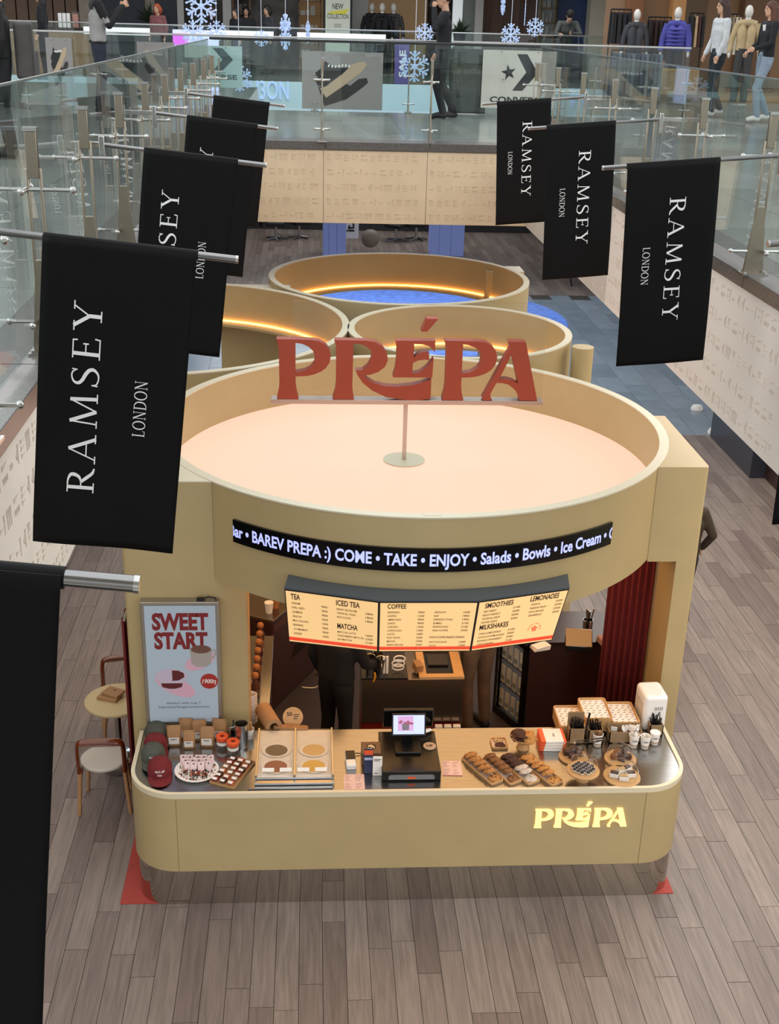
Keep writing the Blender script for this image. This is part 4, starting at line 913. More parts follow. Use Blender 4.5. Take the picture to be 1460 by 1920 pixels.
# cake stands with cloches
def cloche(label, x, y, r, foot, goods, wh):
    p = T(x, y); t = thing('cake_stand', label, 'cake stand', p+Vector((0, 0, .001)))
    if foot: MB().lathe([(0, 0), (.05, 0), (.05, .012), (.035, .05), (.045, .075), (0, .075)], 28).build('foot', WOODL, t); z = .075
    else: z = .0
    MB().lathe([(0, z), (r-.004, z), (r, z+.006), (r, z+.014), (r-.004, z+.018), (0, z+.018)], 40).build('plate', WOODL, t); z += .018
    cl = MB().lathe([(r*.86, z+.001), (r*.87, z+.05), (r*.74, z+.088), (r*.4, z+.112), (.012, z+.118)], 40).build('cloche', CLG, t)
    MB().sph((0, 0, z+.135), .018, 14, 10).build('knob', CLG, cl)
    MB().lathe([(0, z+.114), (.012, z+.116), (.008, z+.124), (0, z+.124)], 12).build('knob_neck', CHROME, cl)
    for i, (gx, gy, kd) in enumerate(goods):
        q = p+Vector((gx*r, gy*r, z+.002))
        if kd == 'truffle':
            c = thing('chocolate_truffle', 'dark truffle in a white paper case '+wh, 'truffle', q, 0, 'truffles '+wh)
            MB().lathe([(0, 0), (.014, 0), (.021, .016), (.019, .016), (.012, .003), (0, .003)], 16).build('paper_case', PAP, c); MB().sph((0, 0, .015), (.015, .015, .012), 10, 7).build('truffle', CHIP, c)
        elif kd == 'brownie':
            o = B((0, 0, .02), (.06, .05, .04)).build('brownie', CK['choc'], bevel=.005); o.location = q; o.rotation_euler = (0, 0, i*.7); tag(o, 'dark brownie square '+wh, 'brownie', 'brownies '+wh)
        elif kd == 'cake':
            c = thing('boxed_cake', 'little frosted cake bar in a white box '+wh, 'cake', q, -.4+.25*i, 'boxed cakes '+wh)
            MB().box((0, 0, .018), (.07, .045, .035)).build('box', PAP, c, bevel=.003); MB().box((0, 0, .04), (.062, .038, .012)).build('icing', (CK['choc'], CK['pale'])[i % 2], c, bevel=.004)
        else:
            c = cookie(kd, {'brown': 'brown muffin', 'choc': 'dark chocolate muffin', 'gold': 'golden bun'}[kd]+' '+wh, q, .03, .045, seed=90+i, chips=0); c['category'] = 'muffin'; c['group'] = 'muffins '+wh; c.name = 'muffin'
cloche('low wooden cake board with glass dome over brownies', 1074, 1421, .115, 0, ((-.4, .2, 'brownie'), (.05, .45, 'brownie'), (.4, .1, 'brownie'), (-.1, -.35, 'brownie')), 'under the dome behind the tongs')
tr = [(.19*i, .17*j, 'truffle') for i in range(-3, 4) for j in range(-3, 4) if (.19*i)**2+(.17*j)**2 < .46 and (i+j) % 2 == 0]
cloche('footed cake stand with glass dome over paper cased truffles', 1091, 1462, .125, 1, tr, 'on the footed stand')
cloche('low cake board with glass dome over muffins, beside the paper cups', 1162, 1425, .125, 0, ((-.4, .0, 'brown'), (-.1, .4, 'brown'), (.25, .3, 'choc'), (.45, -.1, 'choc'), (0, -.2, 'choc')), 'under the dome beside the cups')
cloche('front right cake board with glass dome over boxed cakes', 1165, 1458, .142, 0, ((-.45, -.1, 'cake'), (0, -.4, 'cake'), (.45, -.1, 'cake'), (0, .25, 'cake'), (.35, .4, 'cake')), 'on the front right board')
t = thing('tongs', 'black serving tongs resting across the glass domes', 'tongs', T(1100, 1430)+Vector((0, 0, .19)))
for s_ in (-1, 1): MB().tube([(-.1, s_*.012, 0), (.05, s_*.02, .015), (.13, s_*.012, .03)], [.006, .008, .012], 8, flat=.4).build('arm', BLK, t)
MB().tube([(.0, .1, .0), (-.01, .09, .08), (.01, .1, .2)], .009, 8).build('strap', BLK, t)
# paper cups
def pcup(label, x, y, top):
    t = thing('paper_cup', label, 'cup', T(x, y)+Vector((0, 0, .001)), 0, 'printed paper cups')
    MB().lathe([(0, 0), (.03, 0), (.042, .1), (.044, .102), (.041, .104), (.029, .006), (0, .006)], 28).build('cup', PAP, t); MB().lathe([(.0315, .01), (.0335, .022), (.0338, .022), (.0318, .01)], 28).build('band', KRAFT, t)
    g = MB(); txt(g, 'PREPA', 0, 0, .013, w=.042, align='c', bold=.02); h = MB(); h.add([(.0375*math.sin(a/.0375), -.0375*math.cos(a/.0375)-.0006-(b-.0)*.12, .055+b) for a, b, c in g.v], g.f); h.build('lettering', DARKT, t, smooth=False)
    if top == 'sachet':
        m_ = MB(); [m_.box((random.uniform(-.02, .02), random.uniform(-.02, .02), .1), (.02, .004, .05), rz=random.uniform(0, 3), rx=random.uniform(-.4, .4)) for k in range(9)]; m_.build('sugar_sachets', KRAFT, t)
    elif top == 'white':
        m_ = MB(); [m_.box((random.uniform(-.02, .02), random.uniform(-.02, .02), .095), (.018, .004, .04), rz=random.uniform(0, 3), rx=random.uniform(-.4, .4)) for k in range(8)]; m_.build('white_sachets', PAP, t)
    else: MB().cyl((0, 0, .095), .039, .004, 20).build('lid_stack', WHT, t)
pcup('paper cup full of brown sugar sachets by the straw boxes', 1119, 1396, 'sachet'); pcup('paper cup of white sachets half behind a glass dome', 1187, 1398, 'white')
pcup('paper cup of white sachets in the middle of three cups', 1208, 1400, 'white'); pcup('paper cup with stacked lids at the counter right end', 1226, 1393, 'lid')
# wooden caddies behind
CADY = mat('caddy_wood', '#8f7657', .55, noise=.08)
def caddy(label, x, y, w_, d_, h_, back, fill):
    t = thing('wooden_caddy', label, 'caddy', T(x, y)+Vector((0, 0, .001)), 0)
    m_ = MB(); th = .008
    m_.b2(-w_/2, w_/2, -d_/2, -d_/2+th, 0, h_); m_.b2(-w_/2, w_/2, d_/2-th, d_/2, 0, h_+back); m_.b2(-w_/2, -w_/2+th, -d_/2, d_/2, 0, h_); m_.b2(w_/2-th, w_/2, -d_/2, d_/2, 0, h_); m_.b2(-w_/2, w_/2, -d_/2, d_/2, 0, th); m_.build('box', CADY, t)
    if fill == 'straws':
        for k in range(26): MB().tube([(random.uniform(-.4, .4)*w_, random.uniform(-.3, .3)*d_, .01), (random.uniform(-.45, .45)*w_, random.uniform(-.35, .35)*d_, h_+random.uniform(.02, .09))], .004, 5).build('straw', BLK, t)
    elif fill == 'papers':
        for k in range(10): MB().box((random.uniform(-.4, .4)*w_, random.uniform(-.2, .2)*d_, h_+.005), (.05, .003, .05), rz=random.uniform(0, 3), rx=random.uniform(-.7, .7)).build('sachet', PAP, t)
caddy('wooden caddy with tall back and black straws, left one', 1078, 1389, .13, .10, .14, .10, 'straws')
caddy('wooden caddy with black spoons next to the tall backed one', 1113, 1388, .12, .10, .12, .02, 'straws')
caddy('long low wooden caddy with white sachets below the trays', 1169, 1387, .27, .10, .10, .03, 'papers')
caddy('small wooden caddy with long black straws beside the white machine', 1226, 1374, .11, .10, .10, .0, 'straws')
# stacked lined serving trays
def stray(label, x, y, zh, n, rz=0):
    for k in range(n):
        t = thing('serving_tray', (label if k == n-1 else 'wooden serving tray under '+label+', layer %s' % 'abcd'[k]), 'tray', T(x, y)+Vector((0, 0, zh+.026*k)), rz, 'stacked serving trays')
        MB().prism(rrect(-.115, .115, -.16, .16, .025, 4), 0, .008).build('base', WOODL, t); band(rrect(-.115, .115, -.16, .16, .025, 4), rrect(-.105, .105, -.15, .15, .02, 4), .006, .025).build('rim', WOODL, t)
        if k == n-1:
            MB().b2(-.1, .1, -.145, .145, .008, .01).build('paper_liner', PAP, t, smooth=False); m_ = MB()
            for i in range(4):
                for j in range(8): m_.box((-.075+.05*i+.012*(j % 2), -.125+.035*j, .0103), (.028, .008, .0006), rz=.5)
            m_.build('print', mat('liner_print', '#8f7f78', .7), t, smooth=False)['kind'] = 'stuff'
stray('the left lined wooden tray', 1067, 1362, .001, 4); stray('the middle lined wooden tray, the highest', 1112, 1358, .03, 5); stray('the right lined wooden tray', 1163, 1360, .001, 5)
# white machine at the pier
p = T(1219, 1362); t = thing('white_machine', 'white rounded countertop machine with side vents by the right pier', 'appliance', p+Vector((0, .06, .001)), .05)
MB().prism(rrect(-.10, .10, -.13, .13, .04, 6), 0, .32).build('housing', WHT, t, bevel=.03, seg=4)
m_ = MB()
for i in range(9):
    for j in range(9): m_.box((-.101, -.09+.02*i, .06+.022*j), (.002, .011, .011))
m_.build('side_vent', mat('vent', '#a08d74', .6), t)
for j in range(5): MB().box((-.03+.015*j+.02, -.131, .21), (.007, .003, .03)).build('front_slot', mat('slot_grey', '#8d8a86', .5), t)
MB().box((.05, -.06, .38), (.10, .004, .16), rz=1.2).build('acrylic_card', ACR, t)
# ================================================================ KIOSK INTERIOR
DKF = mat('dark_mat', '#2f2320', .7, noise=.15, nscale=6); DST = mat('dark_steel', '#857d76', .2, .9)
o = MB().b2(-.46, 2.93, 8.37, 11.6, .006, .012).build('floor_mat', DKF, smooth=False); tag(o, 'dark brown rubber mat covering the kiosk work floor', 'mat')
# side bench under the left pier with syrups
sb = thing('side_bench', 'narrow steel side bench along the left pier inside the kiosk', 'bench', (-.45, 9.42, 0))
MB().b2(-.2, .10, -.8, .62, .96, 1.0).build('steel_top', BRUSH, sb, bevel=.004); MB().b2(-.2, .08, -.79, .62, .012, .96).build('cabinet', BROWN, sb); MB().b2(-.03, .10, -.83, -.80, .5, 1.06).build('end_plate', BRUSH, sb, bevel=.003)
CORK = mat('cork_ball', '#a96d3c', .7, noise=.1)
SYR = [mat('syrup_%d' % i, c_, .15) for i, c_ in enumerate(('#5a3424', '#3d2219', '#7a4b2b'))]
for i in range(7):
    q = PZ(479+i*1.6, 1302-i*16, 1.0); 
    t = thing('syrup_bottle', ('glass syrup bottle with ball stopper, nearest of the row' if i == 0 else 'glass syrup bottle with ball stopper, farthest of the row' if i == 6 else 'syrup bottle with brown ball stopper, %s of the row from the front' % ORD[i]), 'bottle', q+Vector((0, 0, .001)), 0, 'syrup bottles on the side bench')
    MB().lathe([(0, 0), (.035, 0), (.038, .02), (.038, .1), (.02, .14), (.016, .16), (0, .16)], 18).build('glass', SYR[i % 3], t); MB().sph((0, 0, .185), .032, 14, 10).build('stopper', CORK, t)
q = PZ(473, 1372, .72); t = thing('cup_sleeve', 'tall sleeve of nested paper cups in a steel dispenser', 'cups', PY(472, 1338, 8.55)+Vector((0, 0, -.1)))
MB().lathe([(0, 0), (.04, 0), (.045, .02), (.04, .02)], 18).build('holder', STEEL, t)
for k in range(15): MB().lathe([(.036, .02+k*.018), (.044, .034+k*.018), (.046, .036+k*.018), (.043, .038+k*.018)], 20).build('cup', PAP, t)
# angled machine cabinet at the back left
a, b_ = PZ(512, 1332, .012), PZ(596, 1250, .012); d = b_-a; ang = math.atan2(d.y, d.x)
cb = thing('machine_cabinet', 'dark brown vented machine cabinet at the back left of the kiosk', 'cabinet', a, ang)
Lc = d.length; MB().b2(0, Lc, 0, .55, .012, .98).build('body', BROWN, cb, bevel=.01); MB().b2(-.01, Lc+.01, -.02, .57, .98, 1.01).build('worktop', DST, cb, bevel=.003)
m_ = MB(); 
for i in range(22): m_.box((Lc*.55+(i % 11)*.035-.1, -.004, .45+.16*(i//11)), (.014, .006, .13), ry=.6)
m_.build('vent', mat('vent_dark', '#1a0f0d', .6), cb)
MB().b2(.02, Lc-.02, -.006, 0, .86, .94).build('front_band', mat('band_brown', '#4d2c27', .3), cb, bevel=.002)
for i, (dx, nm, m_) in enumerate(((.12, 'lidded cup', WHT), (.24, 'brown cup', CORK))):
    q = a+Matrix.Rotation(ang, 3, 'Z') @ Vector((dx, .1, 1.011)); t = thing('takeaway_cup', ('white' if i == 0 else 'brown')+' takeaway cup on the machine cabinet top', 'cup', q); MB().lathe([(0, 0), (.032, 0), (.042, .1), (.0, .11)], 18).build('cup', m_, t); MB().cyl((0, 0, .1), .044, .012, 18).build('lid', m_, t)
t = thing('tea_towel', 'pale grey tea towel hanging in front of the machine cabinet', 'towel', PY(602, 1215, 9.75), .2)
m_ = MB(); n = 12; vs = []
for j in range(9):
    for i in range(n+1): vs.append((-.06+.12*i/n*(1-.03*j), .012*math.sin(i*1.3+j*.25), -.27*j/8*(1+.06*math.sin(i))))
m_.add(vs, [(j*(n+1)+i, j*(n+1)+i+1, (j+1)*(n+1)+i+1, (j+1)*(n+1)+i) for j in range(8) for i in range(n)]); o = m_.build('cloth', mat('towel', '#8a8278', .9), t); o.modifiers.new('s', 'SOLIDIFY').thickness = .004
MB().tube([(-.09, .02, .01), (.09, .02, .01)], .006, 8).build('rail', STEEL, t)
t = thing('white_cable', 'white cable hanging in a loop under the machine cabinet', 'cable', PY(590, 1255, 9.9))
MB().tube(smooth_path([(0, .03, .05), (.05, 0, -.03), (.06, 0, -.12), (.02, 0, -.19), (-.06, 0, -.2), (-.12, 0, -.19)], 5), .006, 6).build('cord', WHT, t)
# island
IY = 9.3; L0, L1 = PY(680, 1272, IY), PY(868, 1272, IY); zi = .95
isl = thing('prep_island', 'steel prep island with red base in the middle of the kiosk', 'counter', ((L0.x+L1.x)/2, IY, 0)); w2 = (L1.x-L0.x)/2
MB().b2(-w2, w2, 0, .55, .50, zi).build('steel_body', DST, isl, bevel=.006); MB().b2(-w2, w2, .03, .55, .012, .50).build('red_base', REDL, isl, bevel=.004)
MB().b2(-w2-.01, -w2*.1, -.01, .56, zi, zi+.02).build('worktop', BLK, isl, bevel=.002)
fx0, fx1 = w2*.12, w2+.01
m_ = MB(); m_.b2(fx0, fx1, -.01, .05, zi, zi+.03); m_.b2(fx0, fx1, .5, .56, zi, zi+.03); m_.b2(fx0, fx0+.07, .05, .5, zi, zi+.03); m_.b2(fx1-.09, fx1, .05, .5, zi, zi+.03); m_.build('bin_frame', WOODL, isl, bevel=.004)
MB().b2(fx0+.07, fx1-.09, .05, .5, zi-.001, zi+.003).build('bin_well', BLKG, isl)
MB().b2(fx0+.1, fx1-.12, .22, .42, zi+.003, zi+.02).build('bin_insert', mat('dark_insert', '#1d1512', .3), isl)
t = thing('knock_box', 'small brown wooden knock box beside the island well', 'box', ((L0.x+L1.x)/2+.05, IY+.12, zi+.021), .3); MB().box((0, 0, .04), (.07, .1, .08), rx=.15).build('box', WOODM, t, bevel=.004)
def shaker(label, x, y, h_, m_, hd=0):
    t = thing('steel_shaker', label, 'shaker', PZ(x, y, zi+.021)+Vector((0, 0, .001))); MB().lathe([(0, 0), (.036, 0), (.044, h_), (.046, h_+.004), (.042, h_), (.034, .006), (0, .006)], 22).build('cup', m_, t)
    if hd: MB().tube([(0, -.045, h_*.8), (0, -.08, h_*.7), (0, -.08, h_*.3), (0, -.042, h_*.2)], .005, 6).build('handle', m_, t)
    return t
shaker('tall steel shaker at the left end of the prep island', 693, 1262, .17, STEEL); shaker('steel milk jug next to the tall shaker', 714, 1260, .14, STEEL, 1); shaker('second steel jug behind the milk jug', 708, 1248, .13, STEEL, 1)
t = thing('yellow_clip', 'small yellow squeezer hanging over the island edge', 'clip', PY(702, 1268, IY-.02)); MB().tube([(0, 0, .04), (.005, -.01, 0), (-.01, -.01, -.05)], [.008, .012, .008], 8).build('clip', mat('yellow', '#c98a1c', .4), t)
t = thing('white_hose', 'coiled white hose and tubes on the prep island', 'hose', PZ(746, 1262, zi+.021))
for k, (x, z, r) in enumerate(((0, .1, .055), (.01, .14, .05), (.0, .05, .05))): MB().tube([(x+r*math.cos(a), .01*k, z+.6*r*math.sin(a)) for a in [2*PI*i/20 for i in range(21)]], .007, 7).build('coil', WHT, t)
for k in range(2): MB().cyl((-.1-.03*k, .0, 0), .012, .17, 10).build('tube', WHT, t)
for k in range(3):
    q = PY(823+k*17, 1370, 9.2); t = thing('milk_carton', ('left', 'middle', 'right')[k]+' white drink carton on the island base shelf', 'carton', (q.x, 9.245, .30), 0, 'cartons by the island'); MB().box((0, 0, .1), (.066, .05, .2)).build('carton', PAP, t, bevel=.002); m_ = MB(); m_.box((0, -.026, .15), (.045, .002, .02)); [m_.box((0, -.026, .11-.015*j), (.04, .002, .005)) for j in range(5)]; m_.build('print', DARKT, t)
o = MB().b2(1.14, 1.40, 9.21, 9.30, .28, .299).build('base_shelf', REDL, isl); o.location = (-(L0.x+L1.x)/2, -IY, 0)
# fridge with glass door and brown cabinet
a, b_ = PZ(926, 1324, .06), PZ(978, 1368, .06); d = b_-a; ang = math.atan2(d.y, d.x)
fz = PY(940, 1216, a.y).z
fr = thing('glass_fridge', 'black framed glass door fridge full of white cartons', 'fridge', (a.x, a.y, .012), ang); Lf = d.length; ZF = .97
MB().b2(0, Lf, .04, .45, 0, ZF).build('cabinet', BLK, fr, bevel=.005); m_ = MB(); m_.b2(0, .05, -.02, .02, 0, ZF); m_.b2(Lf-.05, Lf, -.02, .02, 0, ZF); m_.b2(0, Lf, -.02, .02, 0, .09); m_.b2(0, Lf, -.02, .02, ZF-.06, ZF); m_.build('door_frame', BLKG, fr, bevel=.003)
MB().b2(.05, Lf-.05, -.004, .004, .09, ZF-.06).build('door_glass', CLG, fr, smooth=False)
MB().b2(.04, Lf-.04, .021, .039, .06, ZF-.03).build('lit_back', mat('fridge_lit', '#6e7478', .5, emit=.12), fr, smooth=False)
MB().b2(.052, .06, -.024, -.02, .09, ZF-.06).build('door_edge', STEEL, fr)
for r_i in range(3):
    MB().b2(.05, Lf-.05, .0085, .021, .09+.27*r_i, .1+.27*r_i).build('shelf', STEEL, fr)
Mx = Matrix.Translation((a.x, a.y, .012)) @ Matrix.Rotation(ang, 4, 'Z')
nC = max(2, int((Lf-.12)/.085))
for r_i in range(3):
    for k in range(nC):
        q = Mx @ Vector((.095+k*(Lf-.19)/max(1, nC-1), .0148, .101+.27*r_i)); t = thing('milk_carton', 'white milk carton inside the glass door fridge on the %s shelf, %s one' % (('bottom', 'middle', 'top')[r_i], ORD[k]), 'carton', q, ang, 'cartons in the fridge'); MB().box((0, 0, .1), (.065, .012, .19)).build('carton', PAP, t); MB().box((0, -.0068, .06), (.05, .001, .05)).build('print', mat('carton_grey', '#8f9b94', .5), t)
bx0, bx1 = b_.x+.02, 2.9; bz = 1.0
bc = thing('brown_cabinet', 'dark brown back cabinet to the right of the fridge', 'cabinet', ((bx0+bx1)/2, b_.y, 0)); w2 = (bx1-bx0)/2
MB().b2(-w2, w2, 0, .6, .012, bz).build('body', BROWN, bc, bevel=.004); MB().b2(-w2-.01, w2+.01, -.02, .62, bz, bz+.025).build('worktop', mat('worktop_brown', '#2a1614', .3), bc, bevel=.002)
zc = bz+.026
t = thing('tablet_till', 'dark tilted tablet till on the brown cabinet', 'tablet', PZ(1083, 1212, zc), -.15); MB().box((0, 0, .03), (.24, .2, .06)).build('base', BLK, t, bevel=.01); MB().box((0, -.02, .1), (.25, .20, .02), rx=.55).build('screen', DST, t, bevel=.008)
t = thing('utensil_cup', 'steel cup of spoons and tongs on the brown cabinet', 'utensils', PZ(1100, 1188, zc)); MB().lathe([(0, 0), (.045, 0), (.048, .15), (.045, .15), (.042, .005), (0, .005)], 20).build('cup', STEEL, t)
for k in range(7): MB().tube([(random.uniform(-.02, .02), random.uniform(-.02, .02), .02), (random.uniform(-.06, .06), random.uniform(-.04, .04), .22+.05*random.random())], [.004, .008], 6).build('utensil', STEEL, t)
t = thing('pink_bag', 'pale pink paper bag lying behind the tablet till', 'bag', PZ(1136, 1205, zc), .2); MB().box((0, 0, .03), (.16, .14, .06), taper=.85).build('bag', mat('pink_bag', '#a88079', .7), t, bevel=.01)
t = thing('paper_stack', 'stack of papers on the cabinet edge under the menu', 'papers', PZ(1012, 1216, zc), .3); [MB().box((.004*k, 0, .006+.012*k), (.16, .1, .011), rz=.1*k).build('sheet', PAP, t) for k in range(3)]
# curtains
def curtain(label, p0, p1, z0, z1, n=14, amp=.025, parent=None):
    t = thing('red_curtain', label, 'curtain', (p0[0], p0[1], z0)); d = Vector((p1[0]-p0[0], p1[1]-p0[1], 0)); L_ = d.length; d.normalize(); nn = Vector((-d.y, d.x, 0)); m_ = MB(); N_ = n*6; vs = []
    for i in range(N_+1):
        q = d*(L_*i/N_)+nn*(amp*math.sin(i/6*2*PI))
        vs += [(q.x, q.y, 0), (q.x*1.0, q.y, (z1-z0)*.5), (q.x, q.y, z1-z0)]
    m_.add(vs, [(3*i+k, 3*i+3+k, 3*i+4+k, 3*i+1+k) for i in range(N_) for k in range(2)]); o = m_.build('cloth', REDV, t, ang=80); o.modifiers.new('s', 'SOLIDIFY').thickness = .006
    MB().tube([(0, 0, z1-z0), tuple(d*L_+Vector((0, 0, z1-z0)))], .012, 8).build('rod', STEEL, t)
curtain('dark red velvet curtain hanging inside the right pier opening', (2.60, 9.35), (2.94, 9.15), .04, 2.52, 7)
curtain('dark red curtain edge showing along the left outer side of the kiosk', (-1.46, 8.44), (-1.46, 9.95), .15, 2.0, 10, .022)
# ================================================================ TABLE AND CHAIRS OUTSIDE
CREAM = mat('cream_top', '#c6b486', .45); AMB = mat('amber_resin', '#6b2e10', .16, coat=.5); SEAT = mat('seat_white', '#cfc9bf', .7); LEGW = mat('leg_wood', '#b98d62', .5, noise=.08)
p = PZ(218, 1311, .72); t = thing('round_table', 'small round cream café table with chrome pedestal left of the kiosk', 'table', (p.x, p.y, 0))
MB().lathe([(0, .69), (.27, .69), (.28, .70), (.28, .715), (.272, .722), (0, .722)], 48).build('tabletop', CREAM, t); MB().cyl((0, 0, .1), .028, .59, 20).build('column', CHROME, t); MB().lathe([(0, 0), (.15, 0), (.155, .02), (.15, .12), (.14, .125), (0, .125)], 36).build('base', CHROME, t)
TBX = p
for k, (dx, dy, rz, w_, lb_) in enumerate(((-.06, .02, -.35, .19, 'lower flat kraft paper box on the round table'), (-.03, .05, -.5, .17, 'upper flat kraft paper box on the round table'))):
    o = thing('kraft_box', lb_, 'box', (p.x+dx, p.y+dy, .723+.026*k), rz); MB().box((0, 0, .0125), (w_, .13, .024)).build('box', KRAFT, o, bevel=.003); MB().box((0, .02, .0262), (.02, .012, .001)).build('mark', DARKT, o)
def chair(label, x, y, rz):
    t = thing('cafe_chair', label, 'chair', (x, y, 0), rz, 'amber backed café chairs')
    MB().lathe([(0, .425), (.19, .425), (.2, .435), (.2, .452), (.19, .46), (0, .462)], 40).build('seat', SEAT, t)
    for sx in (-1, 1):
        MB().tube([(sx*.215, -.175, 0), (sx*.185, -.155, .44)], [.028, .034], 8, flat=.6).build('leg', LEGW, t); MB().tube([(sx*.19, .18, 0), (sx*.15, .14, .43)], [.026, .03], 8, flat=.6).build('leg', LEGW, t)
        MB().box((sx*.185, -.155, .435), (.05, .05, .05)).build('joint_block', AMB, t, bevel=.008)
    back = smooth_path([(-.188, -.16, .42), (-.19, -.175, .56), (-.185, -.19, .69), (-.15, -.2, .735), (0, -.205, .745), (.15, -.2, .735), (.185, -.19, .69), (.19, -.175, .56), (.188, -.16, .42)], 5)
    MB().tube(back, .033, 10, flat=.6).build('back_frame', AMB, t)
    MB().tube([(-.17, -.2, .715), (0, -.212, .72), (.17, -.2, .715)], .03, 10, flat=.5).build('top_rail', AMB, t)
    return t
c1 = PZ(192, 1527, 0); chair('café chair with amber back and white seat, nearest the camera', c1.x+.015, c1.y+.19, 0.04)
chair('café chair with amber back on the far side of the round table', TBX.x-.03, TBX.y+.52, PI+.1)
# ================================================================ BANNERS
def bez(p, n=8):
    return smooth_path(p, n)
def serif(mb, ch, x, y, h):
    """draw one roman capital with its left foot at x; returns advance"""
    tk, tn, sf = h*.115, h*.045, h*.05
    def st(a, b, w_): mb.ribbon([(x+a[0]*h, y+a[1]*h), (x+b[0]*h, y+b[1]*h)], w_)
    def sr(cx, cy, w_=.3): mb.ribbon([(x+(cx-w_/2)*h, y+cy*h+(sf*.4 if cy < .5 else -sf*.4)), (x+(cx+w_/2)*h, y+cy*h+(sf*.4 if cy < .5 else -sf*.4))], sf*.9)
    def cv(pts, ws): q = bez([(x+a*h, y+b*h) for a, b in pts], 6); n = len(q); k = len(ws); mb.ribbon([tuple(v) for v in q], [h*(ws[min(int(i/(n-1)*(k-1)), k-2)]*(1-(i/(n-1)*(k-1)) % 1 if i < n-1 else 0)+ws[min(int(i/(n-1)*(k-1))+1, k-1)]*((i/(n-1)*(k-1)) % 1 if i < n-1 else 1)) for i in range(n)])
    if ch == 'R': st((.16, 0), (.16, 1), tk); sr(.16, 0, .34); sr(.14, 1, .3); cv([(.16, .975), (.38, .97), (.56, .88), (.58, .73), (.5, .56), (.34, .49), (.16, .49)], [.045, .06, .11, .12, .10, .05, .045]); cv([(.34, .5), (.5, .28), (.66, .08), (.82, .02)], [.1, .115, .1, .05]); return .8
    if ch == 'A': st((.08, 0), (.42, 1), tn); st((.42, 1.0), (.78, 0), tk); sr(.08, 0, .26); sr(.78, 0, .3); st((.2, .35), (.64, .35), tn); return .92
    if ch == 'M': st((.14, 0), (.2, 1), tn*1.1); st((.2, 1), (.55, .03), tk); st((.55, .03), (.9, 1), tn*1.1); st((.9, 1), (.96, 0), tk); sr(.13, 0, .24); sr(.97, 0, .3); return 1.12
    if ch == 'S': cv([(.52, .82), (.44, .95), (.3, .98), (.14, .9), (.1, .74), (.2, .6), (.38, .49), (.52, .36), (.55, .2), (.44, .05), (.28, .01), (.1, .08), (.06, .22)], [.04, .05, .05, .07, .10, .12, .13, .12, .10, .07, .05, .05, .04]); st((.52, .78), (.535, .98), tn*.8); st((.055, .26), (.04, .03), tn*.8); return .66
    if ch == 'E': st((.15, 0), (.15, 1), tk); st((.1, .02), (.6, .02), tn); st((.1, .98), (.56, .98), tn); st((.15, .52), (.46, .52), tn); st((.6, 0), (.63, .2), tn); st((.56, 1), (.57, .82), tn); st((.46, .42), (.46, .62), tn); sr(.13, 0, .28); sr(.13, 1, .26); return .68
    if ch == 'Y': st((.42, 0), (.42, .46), tk); st((.42, .44), (.1, 1), tk); st((.42, .44), (.72, 1), tn); sr(.42, 0, .34); sr(.1, 1, .3); sr(.72, 1, .26); return .82
    if ch == 'L': st((.15, 0), (.15, 1), tk); sr(.15, 1, .3); st((.05, .02), (.58, .02), tn); st((.58, 0), (.61, .2), tn); return .66
    if ch == 'O': n = 28; mb.ribbon([(x+(.46+.40*math.cos(a))*h, y+(.5+.5*math.sin(a))*h) for a in [2*PI*i/n for i in range(n+1)]], [h*(.05+.075*abs(math.cos(2*PI*i/n))) for i in range(n+1)]); return .96
    if ch == 'N': st((.15, 0), (.15, 1), tn); st((.15, 1), (.75, 0), tk); st((.75, 0), (.75, 1), tn); sr(.15, 0, .24); sr(.12, 1, .2); sr(.75, 1, .24); return .95
    if ch == 'D': st((.15, 0), (.15, 1), tk); sr(.13, 0, .26); sr(.13, 1, .26); cv([(.15, .975), (.45, .96), (.72, .78), (.78, .5), (.7, .2), (.42, .03), (.15, .025)], [.045, .06, .11, .13, .11, .06, .045]); return .9
    return .4
def serif_word(mb, s, x, y, h, sp):
    for ch in s: x += serif(mb, ch, x, y, h)*h+sp
    return x
